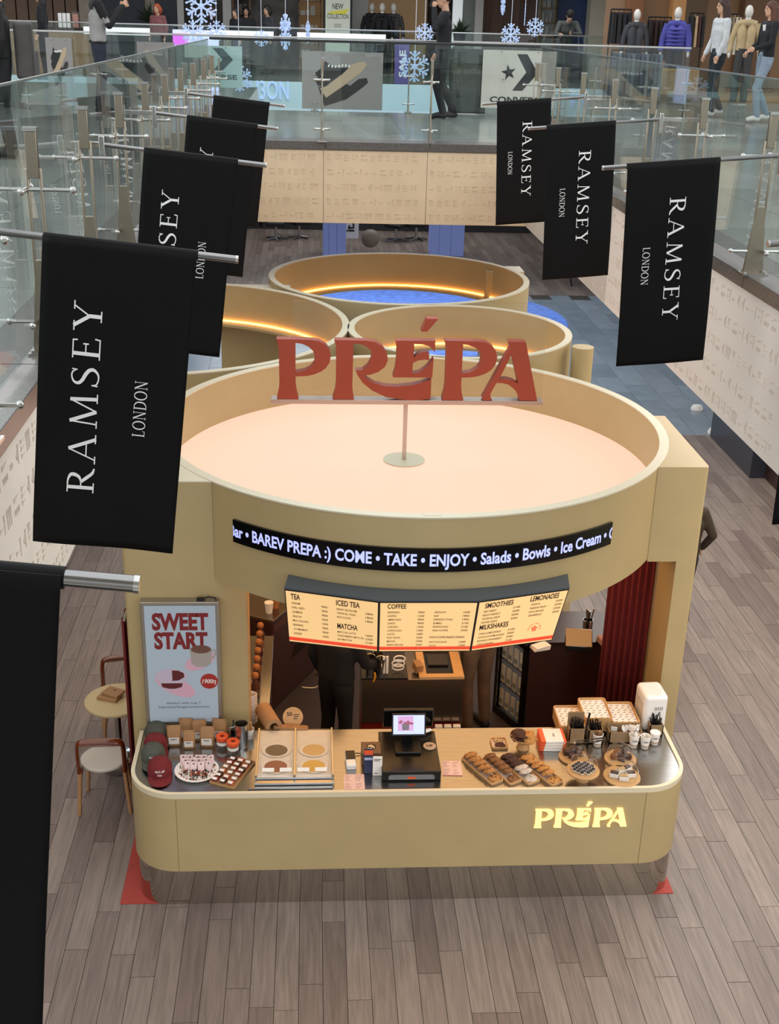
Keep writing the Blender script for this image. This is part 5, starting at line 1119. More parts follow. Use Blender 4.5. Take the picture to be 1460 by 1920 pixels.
def banner(label, side, Y, tip, root, fold=0, seed=0, swing=.03, off=.135):
    """side -1 = left gallery. tip/root are (x,z) of the pole ends in the plane y=Y"""
    t = thing('hanging_banner', label, 'banner', (root[0], Y, root[1]), 0, 'black fashion banners over the void')
    r0 = Vector((0, 0, 0)); r1 = Vector((tip[0]-root[0], 0, tip[1]-root[1])); L_ = r1.length; d = r1.normalized()
    pole = MB().tube([r0, r1], .0125, 28).build('pole', POLE, t)
    MB().tube([r1-d*.002, r1+d*.006], .0135, 16).build('end_cap', STEEL, t)
    MB().box((0, 0, -.03), (.03, .03, .15)).build('bracket', STEEL, t, bevel=.004)
    # cloth from .14 before the tip towards the root
    W, Hh = (.50, 1.10) if side < 0 else (.535, 1.19); e0 = L_-off; e1 = e0-W; rr = random.Random(seed); n, m_ = 20, 36; vs = []; ph = rr.random()*6
    def P(u, v):   # u 0 at tip side .. 1 at root side, v 0 top .. 1 bottom
        base = d*(e0-u*W); sag = .006*math.sin(v*5+u*6+ph)*v+.004*math.sin(v*11+ph)*v
        y = -.017+swing*v*v+sag
        x = base.x; z = base.z-Hh*v-.0*u
        return Vector((x+SHEAR*v, y, z+.012))
    SHEAR = -.13 if side < 0 else .06
    g = MB()
    for j in range(m_+1):
        for i in range(n+1): vs.append(tuple(P(i/n, j/m_)))
    g.add(vs, [(j*(n+1)+i, j*(n+1)+i+1, (j+1)*(n+1)+i+1, (j+1)*(n+1)+i) for j in range(m_) for i in range(n)])
    cl = g.build('cloth', CLOTH, t, ang=80); so = cl.modifiers.new('s', 'SOLIDIFY'); so.thickness = .003; so.offset = 1
    # pole sleeve
    MB().tube([d*(e0+.001), d*(e1-.001)], .0165, 16).build('sleeve', CLOTH, t)
    # lettering, laid on the cloth: a = along the word, b = across
    tot = sum(serif(MB(), ch, 0, 0, .093)*.093+.020 for ch in 'RAMSEY'); x = 0
    m2 = MB(); x2 = serif_word(m2, 'LONDON', 0, 0, .042, .0035); k2 = .19/x2; k = (.645 if side < 0 else .62)/tot
    fw_ = Vector((0, -.006, 0))
    for ch in 'RAMSEY':
        mm = MB(); x += serif(mm, ch, x, 0, .093)*.093+.020
        vv = [P(1-(.205-b)/W, .81-a*k)+fw_ for a, b, c in mm.v] if side < 0 else [P((.255+b)/W, .17+a*k)+fw_ for a, b, c in mm.v]   # left side reads upwards, right side downwards
        w1 = MB(); w1.add([tuple(v) for v in vv], mm.f); w1.build('printed_letter', LETW, t, smooth=False)
    v2 = [P(1-(.37-b)/W, .60-a*k2)+fw_ for a, b, c in m2.v] if side < 0 else [P((.115+b)/W, .40+a*k2)+fw_ for a, b, c in m2.v]
    w1 = MB(); w1.add([tuple(v) for v in v2], m2.f); w1.build('small_lettering', LETW, t, smooth=False)
    MB().box((side*.075, 0, 0), (.17, .026, .03)).build('wall_arm', STEEL, t, bevel=.003)
tipz, rootz = 5.645, 5.735
names = ['nearest black banner at the lower left corner, mostly cut off', 'large black lettered banner in the left foreground', 'third black banner from the left front, partly behind the large one', 'fourth black banner on the left side in the distance', 'farthest black banner on the left side, mostly hidden']
for i, Y in enumerate((1.56, 4.03, 6.76, 9.05, 11.4)): banner(names[i], -1, Y, (-.25, tipz), (-1.12, rootz), seed=i, off=(.10, .127, .15, .14, .13)[i])
names = ['right side black banner almost outside the right edge, pole tip showing', 'large black lettered banner on the right', 'second black banner on the right, bottom hem curled', 'farthest black banner on the right side']
for i, Y in enumerate((4.5, 6.96, 9.55, 12.3)): banner(names[i], 1, Y, ((1.73, 1.65, 1.66, 1.67)[i], tipz), (2.68, rootz), seed=10+i)
# ================================================================ PEOPLE
SKIN = [mat('skin_a', '#c79a7e', .6), mat('skin_b', '#b88468', .6)]
def limb(mb, pts, rad, n=10): mb.tube(pts, rad, n); [mb.sph(p, r*.98, 10, 8) for p, r in zip(pts, rad)]
def lerp(a, b, t): return Vector(a).lerp(Vector(b), t)
def person(label, loc, rz, H=1.75, J=None, top='#222222', bottom='#22242c', shoes='#141414', hair='#2a1c16', hairlen=0, skin=0, fem=False, sleeve=True, vox=.014, topname='jacket', group=None, extra=None, parts=('head', 'legs')):
    t = thing('person', label, 'person', loc, rz); k = H/1.75; D = dict(pel=(0, 0, .95), waist=(0, .0, 1.10), chest=(0, .01, 1.30), neck=(0, -.01, 1.47), head=(0, .02, 1.63),
      shL=(-.18, 0, 1.42), elL=(-.25, -.03, 1.14), wrL=(-.24, .06, .92), shR=(.18, 0, 1.42), elR=(.25, -.03, 1.14), wrR=(.24, .06, .92),
      hipL=(-.09, 0, .92), knL=(-.10, .02, .50), anL=(-.10, -.03, .09), hipR=(.09, 0, .92), knR=(.10, .02, .50), anR=(.10, -.03, .09), toeL=(-.12, .15, .04), toeR=(.12, .15, .04))
    if J: D.update(J)
    D = {q: Vector(v)*k for q, v in D.items()}; s = k*(.93 if fem else 1)
    hd = D['head']; fw = Vector(J.get('look', (0, 1, 0))).normalized() if J else Vector((0, 1, 0)); rot = Vector((0, 1, 0)).rotation_difference(fw).to_matrix()
    # body (head, neck, hands and the trunk under the clothes), one skin mesh
    b = MB(); b.sph(hd+Vector((0, 0, .02*s)), (.074*s, .092*s, .105*s), 16, 12, rot); b.sph(hd+rot @ Vector((0, .03*s, -.055*s)), (.055*s, .06*s, .06*s), 12, 8)
    b.sph(hd+rot @ Vector((0, .093*s, -.012*s)), (.013*s, .02*s, .022*s), 8, 6)
    for sx in (-1, 1): b.sph(hd+rot @ Vector((sx*.075*s, -.005*s, 0)), (.012*s, .02*s, .032*s), 8, 6)
    limb(b, [D['chest'], D['neck'], lerp(D['neck'], hd, .6)], [.07*s, .058*s, .052*s])
    b.tube([D['pel'], D['waist'], D['chest']], [.09*s, .08*s, .09*s], 10)
    for S_ in 'LR':
        sx = -1 if S_ == 'L' else 1
        b.tube([D['chest'], D['sh'+S_], D['el'+S_], D['wr'+S_]], [.03*s, .035*s, .032*s, .026*s], 8); b.tube([D['pel'], D['hip'+S_], D['kn'+S_], D['an'+S_]], [.05*s, .06*s, .045*s, .035*s], 8)
        w_ = D['wr'+S_]; f_ = (w_-D['el'+S_]).normalized(); side = f_.cross(Vector((sx, .2, .1))); side = side.normalized() if side.length > .1 else Vector((0, 1, 0))
        bend = f_.cross(side); b.sph(w_+f_*.045*s, (.032*s, .032*s, .045*s), 8, 6); b.tube([w_, w_+f_*.05*s], [.024*s, .034*s], 8, flat=.6)
        for q in range(4):
            o_ = w_+f_*.075*s+side*((q-1.5)*.018*s); ln = (.065, .075, .07, .055)[q]*s
            b.tube([o_, o_+f_*ln*.5+bend*.008*s*sx, o_+f_*ln*.85+bend*.028*s*sx], [.0095*s, .009*s, .0075*s], 6)
        b.tube([w_+f_*.03*s+side*.028*s, w_+f_*.06*s+side*.05*s, w_+f_*.085*s+side*.055*s], [.012*s, .0105*s, .008*s], 6)
    def rm(o, v=vox*.72):
        q = o.modifiers.new('skin', 'REMESH'); q.mode = 'VOXEL'; q.voxel_size = v; q.use_smooth_shade = True
        z = o.modifiers.new('sm', 'SMOOTH'); z.iterations = 4; z.factor = .5; return o
    body = rm(b.build('body', SKIN[skin], t), .0095)
    # eyes, brows, mouth
    e = MB(); EY = mat('face_dark', '#2a1a16', .5)
    for sx in (-1, 1): e.sph(hd+rot @ Vector((sx*.03*s, .083*s, .015*s)), (.012*s, .006*s, .006*s), 8, 6); e.sph(hd+rot @ Vector((sx*.031*s, .084*s, .036*s)), (.018*s, .006*s, .004*s), 8, 6)
    e.sph(hd+rot @ Vector((0, .087*s, -.058*s)), (.022*s, .006*s, .005*s), 8, 6); e.build('face_features', EY, body)
    # hair
    if hair:
        h_ = MB(); HM = mat('hair_'+hair, hair, .6, noise=.25, nscale=50, stretch=(1, 1, .2))
        h_.sph(hd+rot @ Vector((0, -.015*s, .045*s)), (.09*s, .102*s, .1*s), 14, 10, rot)
        if hairlen:
            for q in range(9):
                a = PI+PI*q/8; p0 = hd+rot @ Vector((.07*s*math.cos(a), -.02*s+.075*s*math.sin(a)*.9, .04*s)); ln = hairlen*(.85+.3*random.random())
                h_.tube([p0, p0+rot @ Vector((.012*math.cos(a), -.015, -ln*.45)), p0+rot @ Vector((.03*math.cos(a)*random.random(), -.01+random.uniform(-.01, .02), -ln))], [.046*s, .052*s, .02*s], 8)
        rm(h_.build('hair', HM, t), .012)
        ho = kids(t)[-1]
    # garments
    TM = mat('cloth_'+top, top, .85, noise=.1, nscale=14); BM = mat('cloth_'+bottom, bottom, .85, noise=.12, nscale=14)
    g = MB(); ch, wa, pe = D['chest'], D['waist'], D['pel']; hw = .085*s
    up = (ch-pe).normalized(); rt = (D['shR']-D['shL']).normalized(); r1, r2, r3 = (.105, .118, .112) if not fem else (.095, .098, .10)
    lo = pe+up*(-.0)*s
    for sx in (-1, 1): g.tube([lo+rt*hw*sx, wa+rt*hw*sx*.9, ch+rt*hw*sx*1.05, ch+up*.1*s+rt*hw*sx*.9], [r1*s*1.02, r1*s, r2*s, .06*s], 12)
    g.tube([lo, wa, ch, ch+up*.12*s], [r1*s, r1*s*.98, r2*s, .07*s], 12); g.tube([D['neck']-up*.04*s, D['neck']+up*.015*s], [.085*s, .062*s], 10)
    g.tube([D['shL'], ch+up*.1*s, D['shR']], [.062*s, .085*s, .062*s], 10)
    for S_ in 'LR':
        A, E_, W_ = D['sh'+S_], D['el'+S_], D['wr'+S_]; limb(g, [A, lerp(A, E_, .5), E_, lerp(E_, W_, .5), lerp(E_, W_, .93)], [.068*s, .06*s, .053*s, .048*s, .042*s])
    if 'top' not in (extra or ()): rm(g.build(topname, TM, t), vox)
    g = MB()
    for S_ in 'LR':
        A, E_, W_ = D['hip'+S_], D['kn'+S_], D['an'+S_]; limb(g, [pe+(A-pe)*.8+Vector((0, 0, .02)), lerp(A, E_, .15), lerp(A, E_, .6), E_, lerp(E_, W_, .5), lerp(E_, W_, .97)], [.105*s, .098*s, .078*s, .066*s, .062*s, .058*s])
    g.tube([pe-rt*.07*s+up*.05*s, pe+rt*.07*s+up*.05*s], .1*s, 10); rm(g.build('trousers', BM, t), vox)
    g = MB()
    for S_ in 'LR':
        A, T_ = D['an'+S_], D['toe'+S_]; limb(g, [A+Vector((0, -.02, -.045*s)), lerp(A, T_, .5)+Vector((0, 0, -.008)), T_], [.045*s, .045*s, .04*s])
        f_ = (T_-A); f_.z = 0; f_.normalize(); 
    rm(g.build('shoes', mat('shoe_'+shoes, shoes, .6), t), .011)
    t['k'] = k; return t, D, rot
def drop(o): del o['k']
# security guard walking with a phone at his ear (faces left)
gp = PZ(826, 223, ZU)
t, D, rt = person('uniformed guard in black walking with a hand raised to his face', (gp.x, gp.y, ZU), PI/2, 1.86, dict(shL=(-.19, .01, 1.42), elL=(-.28, .16, 1.24), wrL=(-.13, .17, 1.52), elR=(.27, -.06, 1.14), wrR=(.26, .08, .90), knL=(-.1, .10, .50), anL=(-.1, -.02, .10), toeL=(-.1, .15, .04), knR=(.1, -.0, .5), anR=(.1, -.20, .10), toeR=(.1, -.03, .04)), '#15161a', '#15161a', '#0c0c0c', '#1a1512')
MB().box(tuple(D['wrL']+Vector((.03, .02, .07))), (.012, .07, .13), rx=.3).build('phone', BLKG, t); MB().cyl((0, 0, 0), .045, .006, 16).build('arm_patch', mat('patch', '#7c86a8', .6), t).matrix_local = Matrix.Translation(D['shR']*.7+D['elR']*.3+Vector((.066, 0, 0))) @ Matrix.Rotation(PI/2, 4, 'Y'); MB().lathe([(.105, .96*1.06), (.155, .96*1.06), (.155, 1.0*1.06), (.105, 1.0*1.06)], 24, sy=.78).build('belt', BLK, t); drop(t)
# man in grey and black top, holding a phone (faces right)
hp = PZ(183, 174, ZU)
hp = PY(190, 172, 19.3); 
t, D, rt = person('man in a grey and black top raising a phone with both hands', (hp.x, hp.y, ZU), -PI/2+.25, 1.86, dict(elL=(-.2, .16, 1.2), wrL=(-.08, .34, 1.40), elR=(.22, .14, 1.18), wrR=(.06, .36, 1.42)), '#8d8c8a', '#1d2333', '#111111', '#1b1512')
m_ = MB()
for S_ in 'LR': limb(m_, [D['sh'+S_]+Vector((0, 0, .02)), lerp(D['sh'+S_], D['el'+S_], .5), D['el'+S_], lerp(D['el'+S_], D['wr'+S_], .95)], [.078, .067, .06, .048])
m_.tube([D['shL']+Vector((0, 0, .01)), D['neck']-Vector((0, 0, .05)), D['shR']+Vector((0, 0, .01))], [.075, .1, .075], 10)
m_.build('black_sleeves', mat('cloth_black', '#0f0f11', .85), t); MB().box(tuple((D['wrL']+D['wrR'])/2+Vector((0, .09, .08))), (.075, .012, .15)).build('phone', BLKG, t); MB().lathe([(.135, 1.0), (.2, 1.0), (.2, 1.04), (.14, 1.04)], 24, sy=.66).build('hem', mat('cloth_black', '#0f0f11'), t); drop(t)
# dark figure with a grey bag at the left edge
dp = PY(14, 250, 13.2)
t, D, rt = person('person in black at the left edge wearing a grey backpack', (dp.x, 13.2, ZU), PI/2+.15, 1.78, dict(), '#0b0b0d', '#0d0e12', '#0c0c0c', '#0f0c0b')
m_ = MB(); m_.prism(rrect(-.15, .15, -.09, .09, .06, 5), .78, 1.32)
bp = m_.build('backpack', mat('bag_grey', '#3d3b3a', .8, noise=.1), t, bevel=.03, seg=3); bp.location = (.02, -.24, 0); MB().box((0, -.095, .93), (.06, .006, .075)).build('patch', KRAFT, bp); m_ = MB(); m_.prism(rrect(-.12, .12, -.03, .03, .03, 4), .8, 1.05); m_.build('front_pocket', mat('bag_grey2', '#4a4847', .8), bp, bevel=.012).location = (0, -.1, 0); drop(t)
# woman in black by the left shops
wp = PY(84, 100, 28.2)
t, D, rt = person('dark haired woman in black standing by the left shop counter', (wp.x, 28.2, ZU), PI/2, 1.80, dict(), '#14151a', '#14151a', '#111111', '#1a1210', .4, fem=True); drop(t)
# two women walking on the right
w1 = PY(1336, 187, 21.6)
t, D, rt = person('woman with curly brown hair in a white sweater and dark jeans', (w1.x, 21.6, ZU), PI/2+.15, 1.90, dict(elL=(-.23, .02, 1.16), wrL=(-.2, .1, .93), elR=(.25, .0, 1.16), wrR=(.22, .12, .93), knL=(-.09, .12, .5), anL=(-.09, .05, .1), toeL=(-.09, .2, .05), anR=(.09, -.18, .12), toeR=(.09, -.02, .05)), '#c3c5c6', '#1a2129', '#c9c4bd', '#3a2318', .42, fem=True); drop(t)
w2_ = PY(1424, 190, 20.6)
t, D, rt = person('woman with long auburn hair in a black jacket and pale jeans', (w2_.x, 20.6, ZU), PI/2+.1, 1.86, dict(elL=(-.24, .05, 1.16), wrL=(-.15, .26, 1.08), elR=(.25, .02, 1.16), wrR=(.18, .22, 1.02), knL=(-.09, .14, .5), anL=(-.09, .06, .1), toeL=(-.09, .2, .05), anR=(.09, -.18, .12), toeR=(.09, -.02, .05)), '#14151a', '#7f8e9c', '#d6d2cc', '#55301f', .48, fem=True)
MB().box((0, .085, 1.45), (.07, .03, .12), rx=-.2).build('white_collar', PAP, t); drop(t)
# man leaning on the far rail with a phone
mp = PY(1066, 60, 30.7)
t, D, rt = person('man in a dark grey sweater leaning on the far rail with a phone', (mp.x, 31.05, ZU), PI, 1.84, dict(pel=(0, -.1, .95), waist=(0, -.02, 1.1), chest=(0, .12, 1.27), neck=(0, .24, 1.41), head=(0, .34, 1.53), look=(0, .8, -.6), shL=(-.19, .16, 1.37), elL=(-.28, .34, 1.14), wrL=(-.05, .52, 1.16), shR=(.19, .16, 1.37), elR=(.30, .34, 1.14), wrR=(.25, .54, 1.13), hipL=(-.09, -.1, .92), hipR=(.09, -.1, .92)), '#4c504c', '#1c1d22', '#111111', '#17110f')
MB().box(tuple(D['wrL']+Vector((.02, .06, .04))), (.06, .012, .12), rx=.6).build('phone', BLKG, t); drop(t)
# orange haired person and seated guests (far cafe)
for x, Yq, hc, tc, H_, lb_ in ((297, 32.5, '#a34a22', '#7d4a4a', 1.62, 'person with orange hair in a patterned top behind the far rail'), (399, 33.5, '#3a1a14', '#2a1c1c', 1.6, 'reddish dark haired guest behind the far rail'), (443, 33.0, '#14100e', '#15151a', 1.58, 'guest in black near the far café tables'), (462, 34.5, '#120e0d', '#26262a', 1.62, 'dark haired guest farther back at the café'), (502, 33.6, '#1a1412', '#3a3a40', 1.66, 'guest standing at the far café counter')):
    q = PY(x, 60, Yq); t, D, rt = person(lb_, (q.x, Yq, ZU), random.uniform(2, 4), H_, dict(), tc, '#1b1b20', '#111111', hc, .15, vox=.02); drop(t)
# staff inside the kiosk
t, D, rt = person('staff member in black behind the menu board, only the legs showing', (.22, 9.33, .012), -.7, 1.74, dict(elR=(.24, .12, 1.12), wrR=(.2, .36, 1.0)), '#0e0e10', '#0d0d0f', '#0b0b0b', '#1a1210'); drop(t)
t, D, rt = person('staff member in khaki trousers and black sneakers behind the menu', (1.58, 9.95, .012), .5, 1.78, dict(toeL=(-.13, .16, .04)), '#3a352f', '#6a5340', '#101010', '#1a1210'); drop(t)
q = PZ(1330, 913, 1.74)
t, D, rt = person('passer-by in a dark olive jacket and black cap half hidden by the right pier', (q.x-.2, q.y, .0), .1, 1.76, dict(elR=(.3, -.05, 1.16), wrR=(.26, .1, .95)), '#3a3022', '#241f1a', '#111111', '#161210')
MB().lathe([(.098, 1.66), (.1, 1.7), (.085, 1.755), (0, 1.78)], 20, sy=1.1).build('cap', BLK, t); MB().box((0, .12, 1.675), (.13, .09, .012)).build('cap_brim', BLK, t, bevel=.004); drop(t)
# ================================================================ UPPER LEVEL BACKGROUND
GREYP = mat('poster_grey_bg', '#8d8a87', .6); OFFW = mat('poster_offwhite', '#c4bfb5', .6); INK = mat('poster_ink', '#1a1b20', .6); SOLE = mat('poster_sole', '#b39f84', .6); SHD = mat('poster_shadow', '#33312f', .7)
def poster(label, x, z0, w_, h_, m_, Y=20.70):
    t = thing('hanging_poster', label, 'poster', (x, Y, z0)); MB().b2(-w_/2, w_/2, -.004, .004, 0, h_).build('panel', m_, t, smooth=False)
    for sx in (-.25, .25): MB().cyl((0, 0, 0), .014, .02, 10).build('hook', STEEL, t).location = (sx*w_, -.01, h_-.03)
    return t
def shoe(par, w_, h_, flip=1, s=1.0):
    def q(pts): return [((x-.5)*w_*flip, y*h_) for x, y in pts]
    def fl(nm, m_, pts, y): g = MB(); g.M = frame_matrix((0, y, 0), (1, 0, 0), (0, 0, 1)); p = q(pts); g.prism(p if flip > 0 else p[::-1], 0, .0012); g.build(nm, m_, par, smooth=False)
    fl('printed_shadow', SHD, [(.20, .38), (.28, .05), (.55, .18), (.74, .38), (.82, .48), (.80, .56), (.70, .54), (.60, .42), (.45, .5)], -.0052)
    fl('printed_upper', INK, [(.16, .62), (.24, .72), (.28, .84), (.36, .76), (.46, .72), (.58, .73), (.64, .80), (.5, .62), (.30, .42), (.20, .40), (.16, .50), (.20, .54)], -.0066)
    fl('printed_sole', SOLE, [(.22, .36), (.30, .20), (.5, .40), (.74, .66), (.80, .78), (.78, .84), (.70, .83), (.62, .79), (.5, .62), (.3, .40)], -.008)
    g = MB(); g.M = frame_matrix((0, -.0095, 0), (1, 0, 0), (0, 0, 1))
    for k in range(7): x, y = .33+.042*k, .755-.012*math.sin(k); ell(g, (x-.5)*w_*flip, y*h_, .014*s, .022*s, -.3*flip, 10)
    g.build('printed_laces', PAP, par, smooth=False)
a, b_ = PY(566, 95, 20.7), PY(716, 207, 20.7)
t = poster('grey poster of a dark sneaker hung in the middle of the far glass', (a.x+b_.x)/2, b_.z, b_.x-a.x, a.z-b_.z, GREYP); shoe(t, b_.x-a.x, a.z-b_.z)
a, b_ = PY(906, 93, 20.7), PY(1036, 205, 20.7)
t = poster('off white poster with black star and chevron emblem behind the far right banner', (a.x+b_.x)/2, b_.z, b_.x-a.x, a.z-b_.z, OFFW); w_, h_ = b_.x-a.x, a.z-b_.z
g = MB(); g.M = frame_matrix((-w_/2, -.006, 0), (1, 0, 0), (0, 0, 1))
g.prism([(.46*w_, .94*h_), (.60*w_, .94*h_), (.76*w_, .62*h_), (.56*w_, .31*h_), (.42*w_, .31*h_), (.60*w_, .63*h_)][::-1], 0, .001)
st = [((.36+.105*(1 if k % 2 == 0 else .4)*math.cos(PI/2+k*PI/5+.2))*w_, .62*h_+.105*w_*(1 if k % 2 == 0 else .4)*math.sin(PI/2+k*PI/5+.2)) for k in range(10)]; g.prism(st, 0, .001); g.build('emblem', INK, t, smooth=False)
g = MB(); g.M = frame_matrix((-w_/2, -.006, 0), (1, 0, 0), (0, 0, 1)); txt(g, 'CONVERSE', .5*w_, .10*h_, .10*h_, w=.76*w_, align='c', bold=.035); g.build('lettering', INK, t, smooth=False)
a, b_ = PY(83, 70, 20.6), PY(138, 152, 20.6)
t = poster('grey poster of a two tone sneaker left of the man in grey', (a.x+b_.x)/2, b_.z-.12, b_.x-a.x, a.z-b_.z+.12, GREYP, 20.65); shoe(t, b_.x-a.x, a.z-b_.z+.1, s=.6)
a, b_ = PY(256, 78, 20.7), PY(330, 170, 20.7); t = poster('plain grey poster panel on the far glass left of the middle', (a.x+b_.x)/2, b_.z, b_.x-a.x, a.z-b_.z, GREYP); shoe(t, b_.x-a.x, a.z-b_.z, -1, .7)
a, b_ = PY(330, 84, 20.9), PY(455, 165, 20.9)
t = poster('pale poster with star and chevron seen through the left glass', (a.x+b_.x)/2, b_.z, b_.x-a.x, a.z-b_.z, mat('poster_pale', '#b7c8c9', .6), 20.9); w_, h_ = b_.x-a.x, a.z-b_.z
g = MB(); g.M = frame_matrix((-w_/2, -.006, 0), (1, 0, 0), (0, 0, 1)); g.prism([(.55*w_, .95*h_), (.7*w_, .95*h_), (.86*w_, .68*h_), (.70*w_, .42*h_), (.56*w_, .42*h_), (.70*w_, .68*h_)][::-1], 0, .001); txt(g, 'CONVERSE', .52*w_, .2*h_, .11*h_, w=.8*w_, align='c', bold=.035); g.build('emblem', mat('ink_soft', '#46525a', .6), t, smooth=False)
# woven dark screen behind the guard
a, b_ = PY(845, 100, 20.85), PY(905, 212, 20.85)
t = thing('woven_panel', 'dark woven panel hung on the far glass right of the guard', 'panel', ((a.x+b_.x)/2, 20.85, ZU+.02)); MB().b2(-.3, .32, -.004, .004, 0, 1.0).build('panel', mat('woven_dark', '#22241f', .7), t, smooth=False)
m_ = MB()
for i in range(14):
    for j in range(9): m_.box((-.26+.042*i, -.006, .5+.035*j+.012*(i % 2)), (.03, .004, .012))
m_.build('weave', mat('woven_gold', '#4d4733', .6), t)
# hanging snowflakes
FLK = mat('snowflake', '#b9cdf0', .4, emit=.18, ecol='#b8ccf4')
fm = None
def flake_mesh(t):
    m_ = MB()
    for k in range(6):
        m_.at(rx=0); m_.M = Matrix.Rotation(k*PI/3, 4, 'Y')
        m_.box((0, 0, .12), (.03, .02, .24)); m_.sph((0, 0, .24), (.028, .012, .03), 8, 6)
        for z, l_ in ((.10, .07), (.17, .09)):
            for sx in (-1, 1): m_.box((sx*l_*.42, 0, z+l_*.36), (.024, .018, l_*1.1), ry=sx*.85); m_.sph((sx*l_*.85, 0, z+l_*.72), (.02, .011, .02), 8, 5)
    m_.M = Matrix(); m_.sph((0, 0, 0), (.05, .014, .05), 10, 6); return m_.build('flake', FLK, t)
FL = [(377, 12, 24.5, 1.12, 0, 'large snowflake hanging high in the upper left'), (449, 147, 22.6, .82, 0, 'pale snowflake low behind the left glass'), (777, 125, 22.6, .98, 0, 'blue white snowflake hanging left of the guard'), (1003, 51, 25.5, .66, 0, 'small snowflake right of the middle beside its twin'), (957, 66, 26, .85, .35, 'tilted snowflake just above the far handrail'), (535, 60, 25, 1.25, 1.25, 'tall edge turned snowflake left of the grey poster'), (577, 60, 26.5, .8, 1.35, 'thin edge turned snowflake next to the tall one'), (362, 62, 26, .9, .3, 'snowflake low by the pink lit sign'), (406, 58, 27, .75, .2, 'snowflake between two strings near the far café'), (490, 72, 27, .6, 0, 'small snowflake dipping behind the far handrail'), (796, 62, 26, .7, .1, 'snowflake low beside the guard shoulder'), (943, 8, 25, .75, 1.2, 'edge turned snowflake high right of the guard'), (984, 28, 27, .8, 1.4, 'thin edge turned snowflake high beside the pillar')]
first = None
for x, y, Yq, s_, ry, lb_ in FL:
    q = PY(x, y, Yq); t = thing('snowflake', lb_, 'ornament', q, ry, 'hanging snowflakes')
    if first is None: first = flake_mesh(t); o = first
    else: o = first.copy(); COL.objects.link(o); o.parent = t
    o.scale = (s_, s_, s_); MB().tube([(0, 0, .24*s_), (0, 0, 4.5)], .006, 5).build('string', mat('string', '#d9dde6', .5), t)
# ---------------------------------------------------------------- shops beyond the second void
SW = thing('shop_wall', 'long band of shop fronts beyond the far balustrade', 'shop front', (0, 38.0, ZU))
struct(SW)
MB().b2(-16, 20, 2.8, 3.0, 0, 5).build('back_wall', mat('shop_back', '#5d554e', .7, noise=.25, nscale=1.2), SW, smooth=False)
MB().b2(-16, 20, -.1, 3, 3.2, 5).build('bulkhead', mat('bulkhead', '#8a8681', .6), SW, smooth=False)
def bay(px0, px1, Yq, z0, z1, m_, nm='panel', dep=.12):
    a, b_ = PY(px0, 40, Yq), PY(px1, 40, Yq); return MB().b2(a.x, b_.x, Yq-38, Yq-38+dep, z0, z1).build(nm, m_, SW, smooth=False)
LITW = mat('lit_white', '#e9eceb', .5, emit=.35, ecol='#e8f0f2'); PIL = mat('pillar_white', '#bdbab3', .5); NVY = mat('navy_wall', '#1c2030', .5); TAN = mat('tan_lit', '#a98a66', .6, emit=.12, ecol='#b08a5c'); DRK = mat('dark_shop', '#1b191c', .6); BRK = mat('brick_pale', '#9c8f80', .7, noise=.15, nscale=6); GRE = mat('grey_green', '#8f968f', .6)  # TAN walls glow faintly in place of shop lighting
# left: timber wall, brick, navy
for k in range(7):
    a = PY(10+k*23, 40, 36.2); MB().b2(a.x, a.x+.30, -1.8, -1.7, 0, 3.2).build('timber_panel', mat('timber', '#6d5440', .55, noise=.1), SW, bevel=.004)
bay(-40, 170, 36.35, 0, 3.2, DRK, 'recess'); bay(150, 178, 36.1, 0, 3.2, BRK, 'brick_strip'); bay(178, 272, 36.0, 0, 3.2, NVY, 'navy_front'); bay(272, 300, 36.1, 0, 3.2, BRK, 'brick_strip'); bay(292, 333, 36.05, 0, 3.2, NVY, 'navy_front')
bay(333, 345, 36.0, 0, 3.2, PIL, 'white_jamb'); bay(345, 430, 37.4, .0, 3.2, mat('cafe_dim', '#5d5a55', .7, noise=.3, nscale=2), 'cafe_back'); bay(418, 434, 36.0, 0, 3.2, PIL, 'pillar'); bay(434, 560, 37.4, 0, 3.2, mat('cafe_dim2', '#6f6a66', .7, noise=.4, nscale=3), 'cafe_back')
bay(556, 606, 37.6, 0, 3.2, TAN, 'shelf_back'); bay(660, 690, 36.4, 0, 3.2, PIL, 'glass_pillar'); bay(690, 800, 37.6, 0, 3.2, TAN, 'mens_back'); bay(848, 866, 36.0, 0, 3.2, LITW, 'lit_pillar'); bay(866, 890, 36.6, 0, 3.2, GRE, 'grey_wall'); bay(890, 905, 36.1, 0, 3.2, PIL, 'pillar'); bay(905, 1010, 37.2, 0, 3.2, mat('curtain_brown', '#6b5248', .7, noise=.3, nscale=3, stretch=(4, 1, .2)), 'drapes')
bay(1008, 1045, 37.0, 0, 3.2, GRE, 'grey_wall'); bay(1045, 1105, 36.4, 0, 3.2, mat('jeans_poster', '#2d3f63', .5, noise=.5, nscale=1.5), 'denim_poster'); bay(1105, 1140, 35.6, 0, 3.4, mat('column_cream', '#c7c0af', .5), 'column', .5)
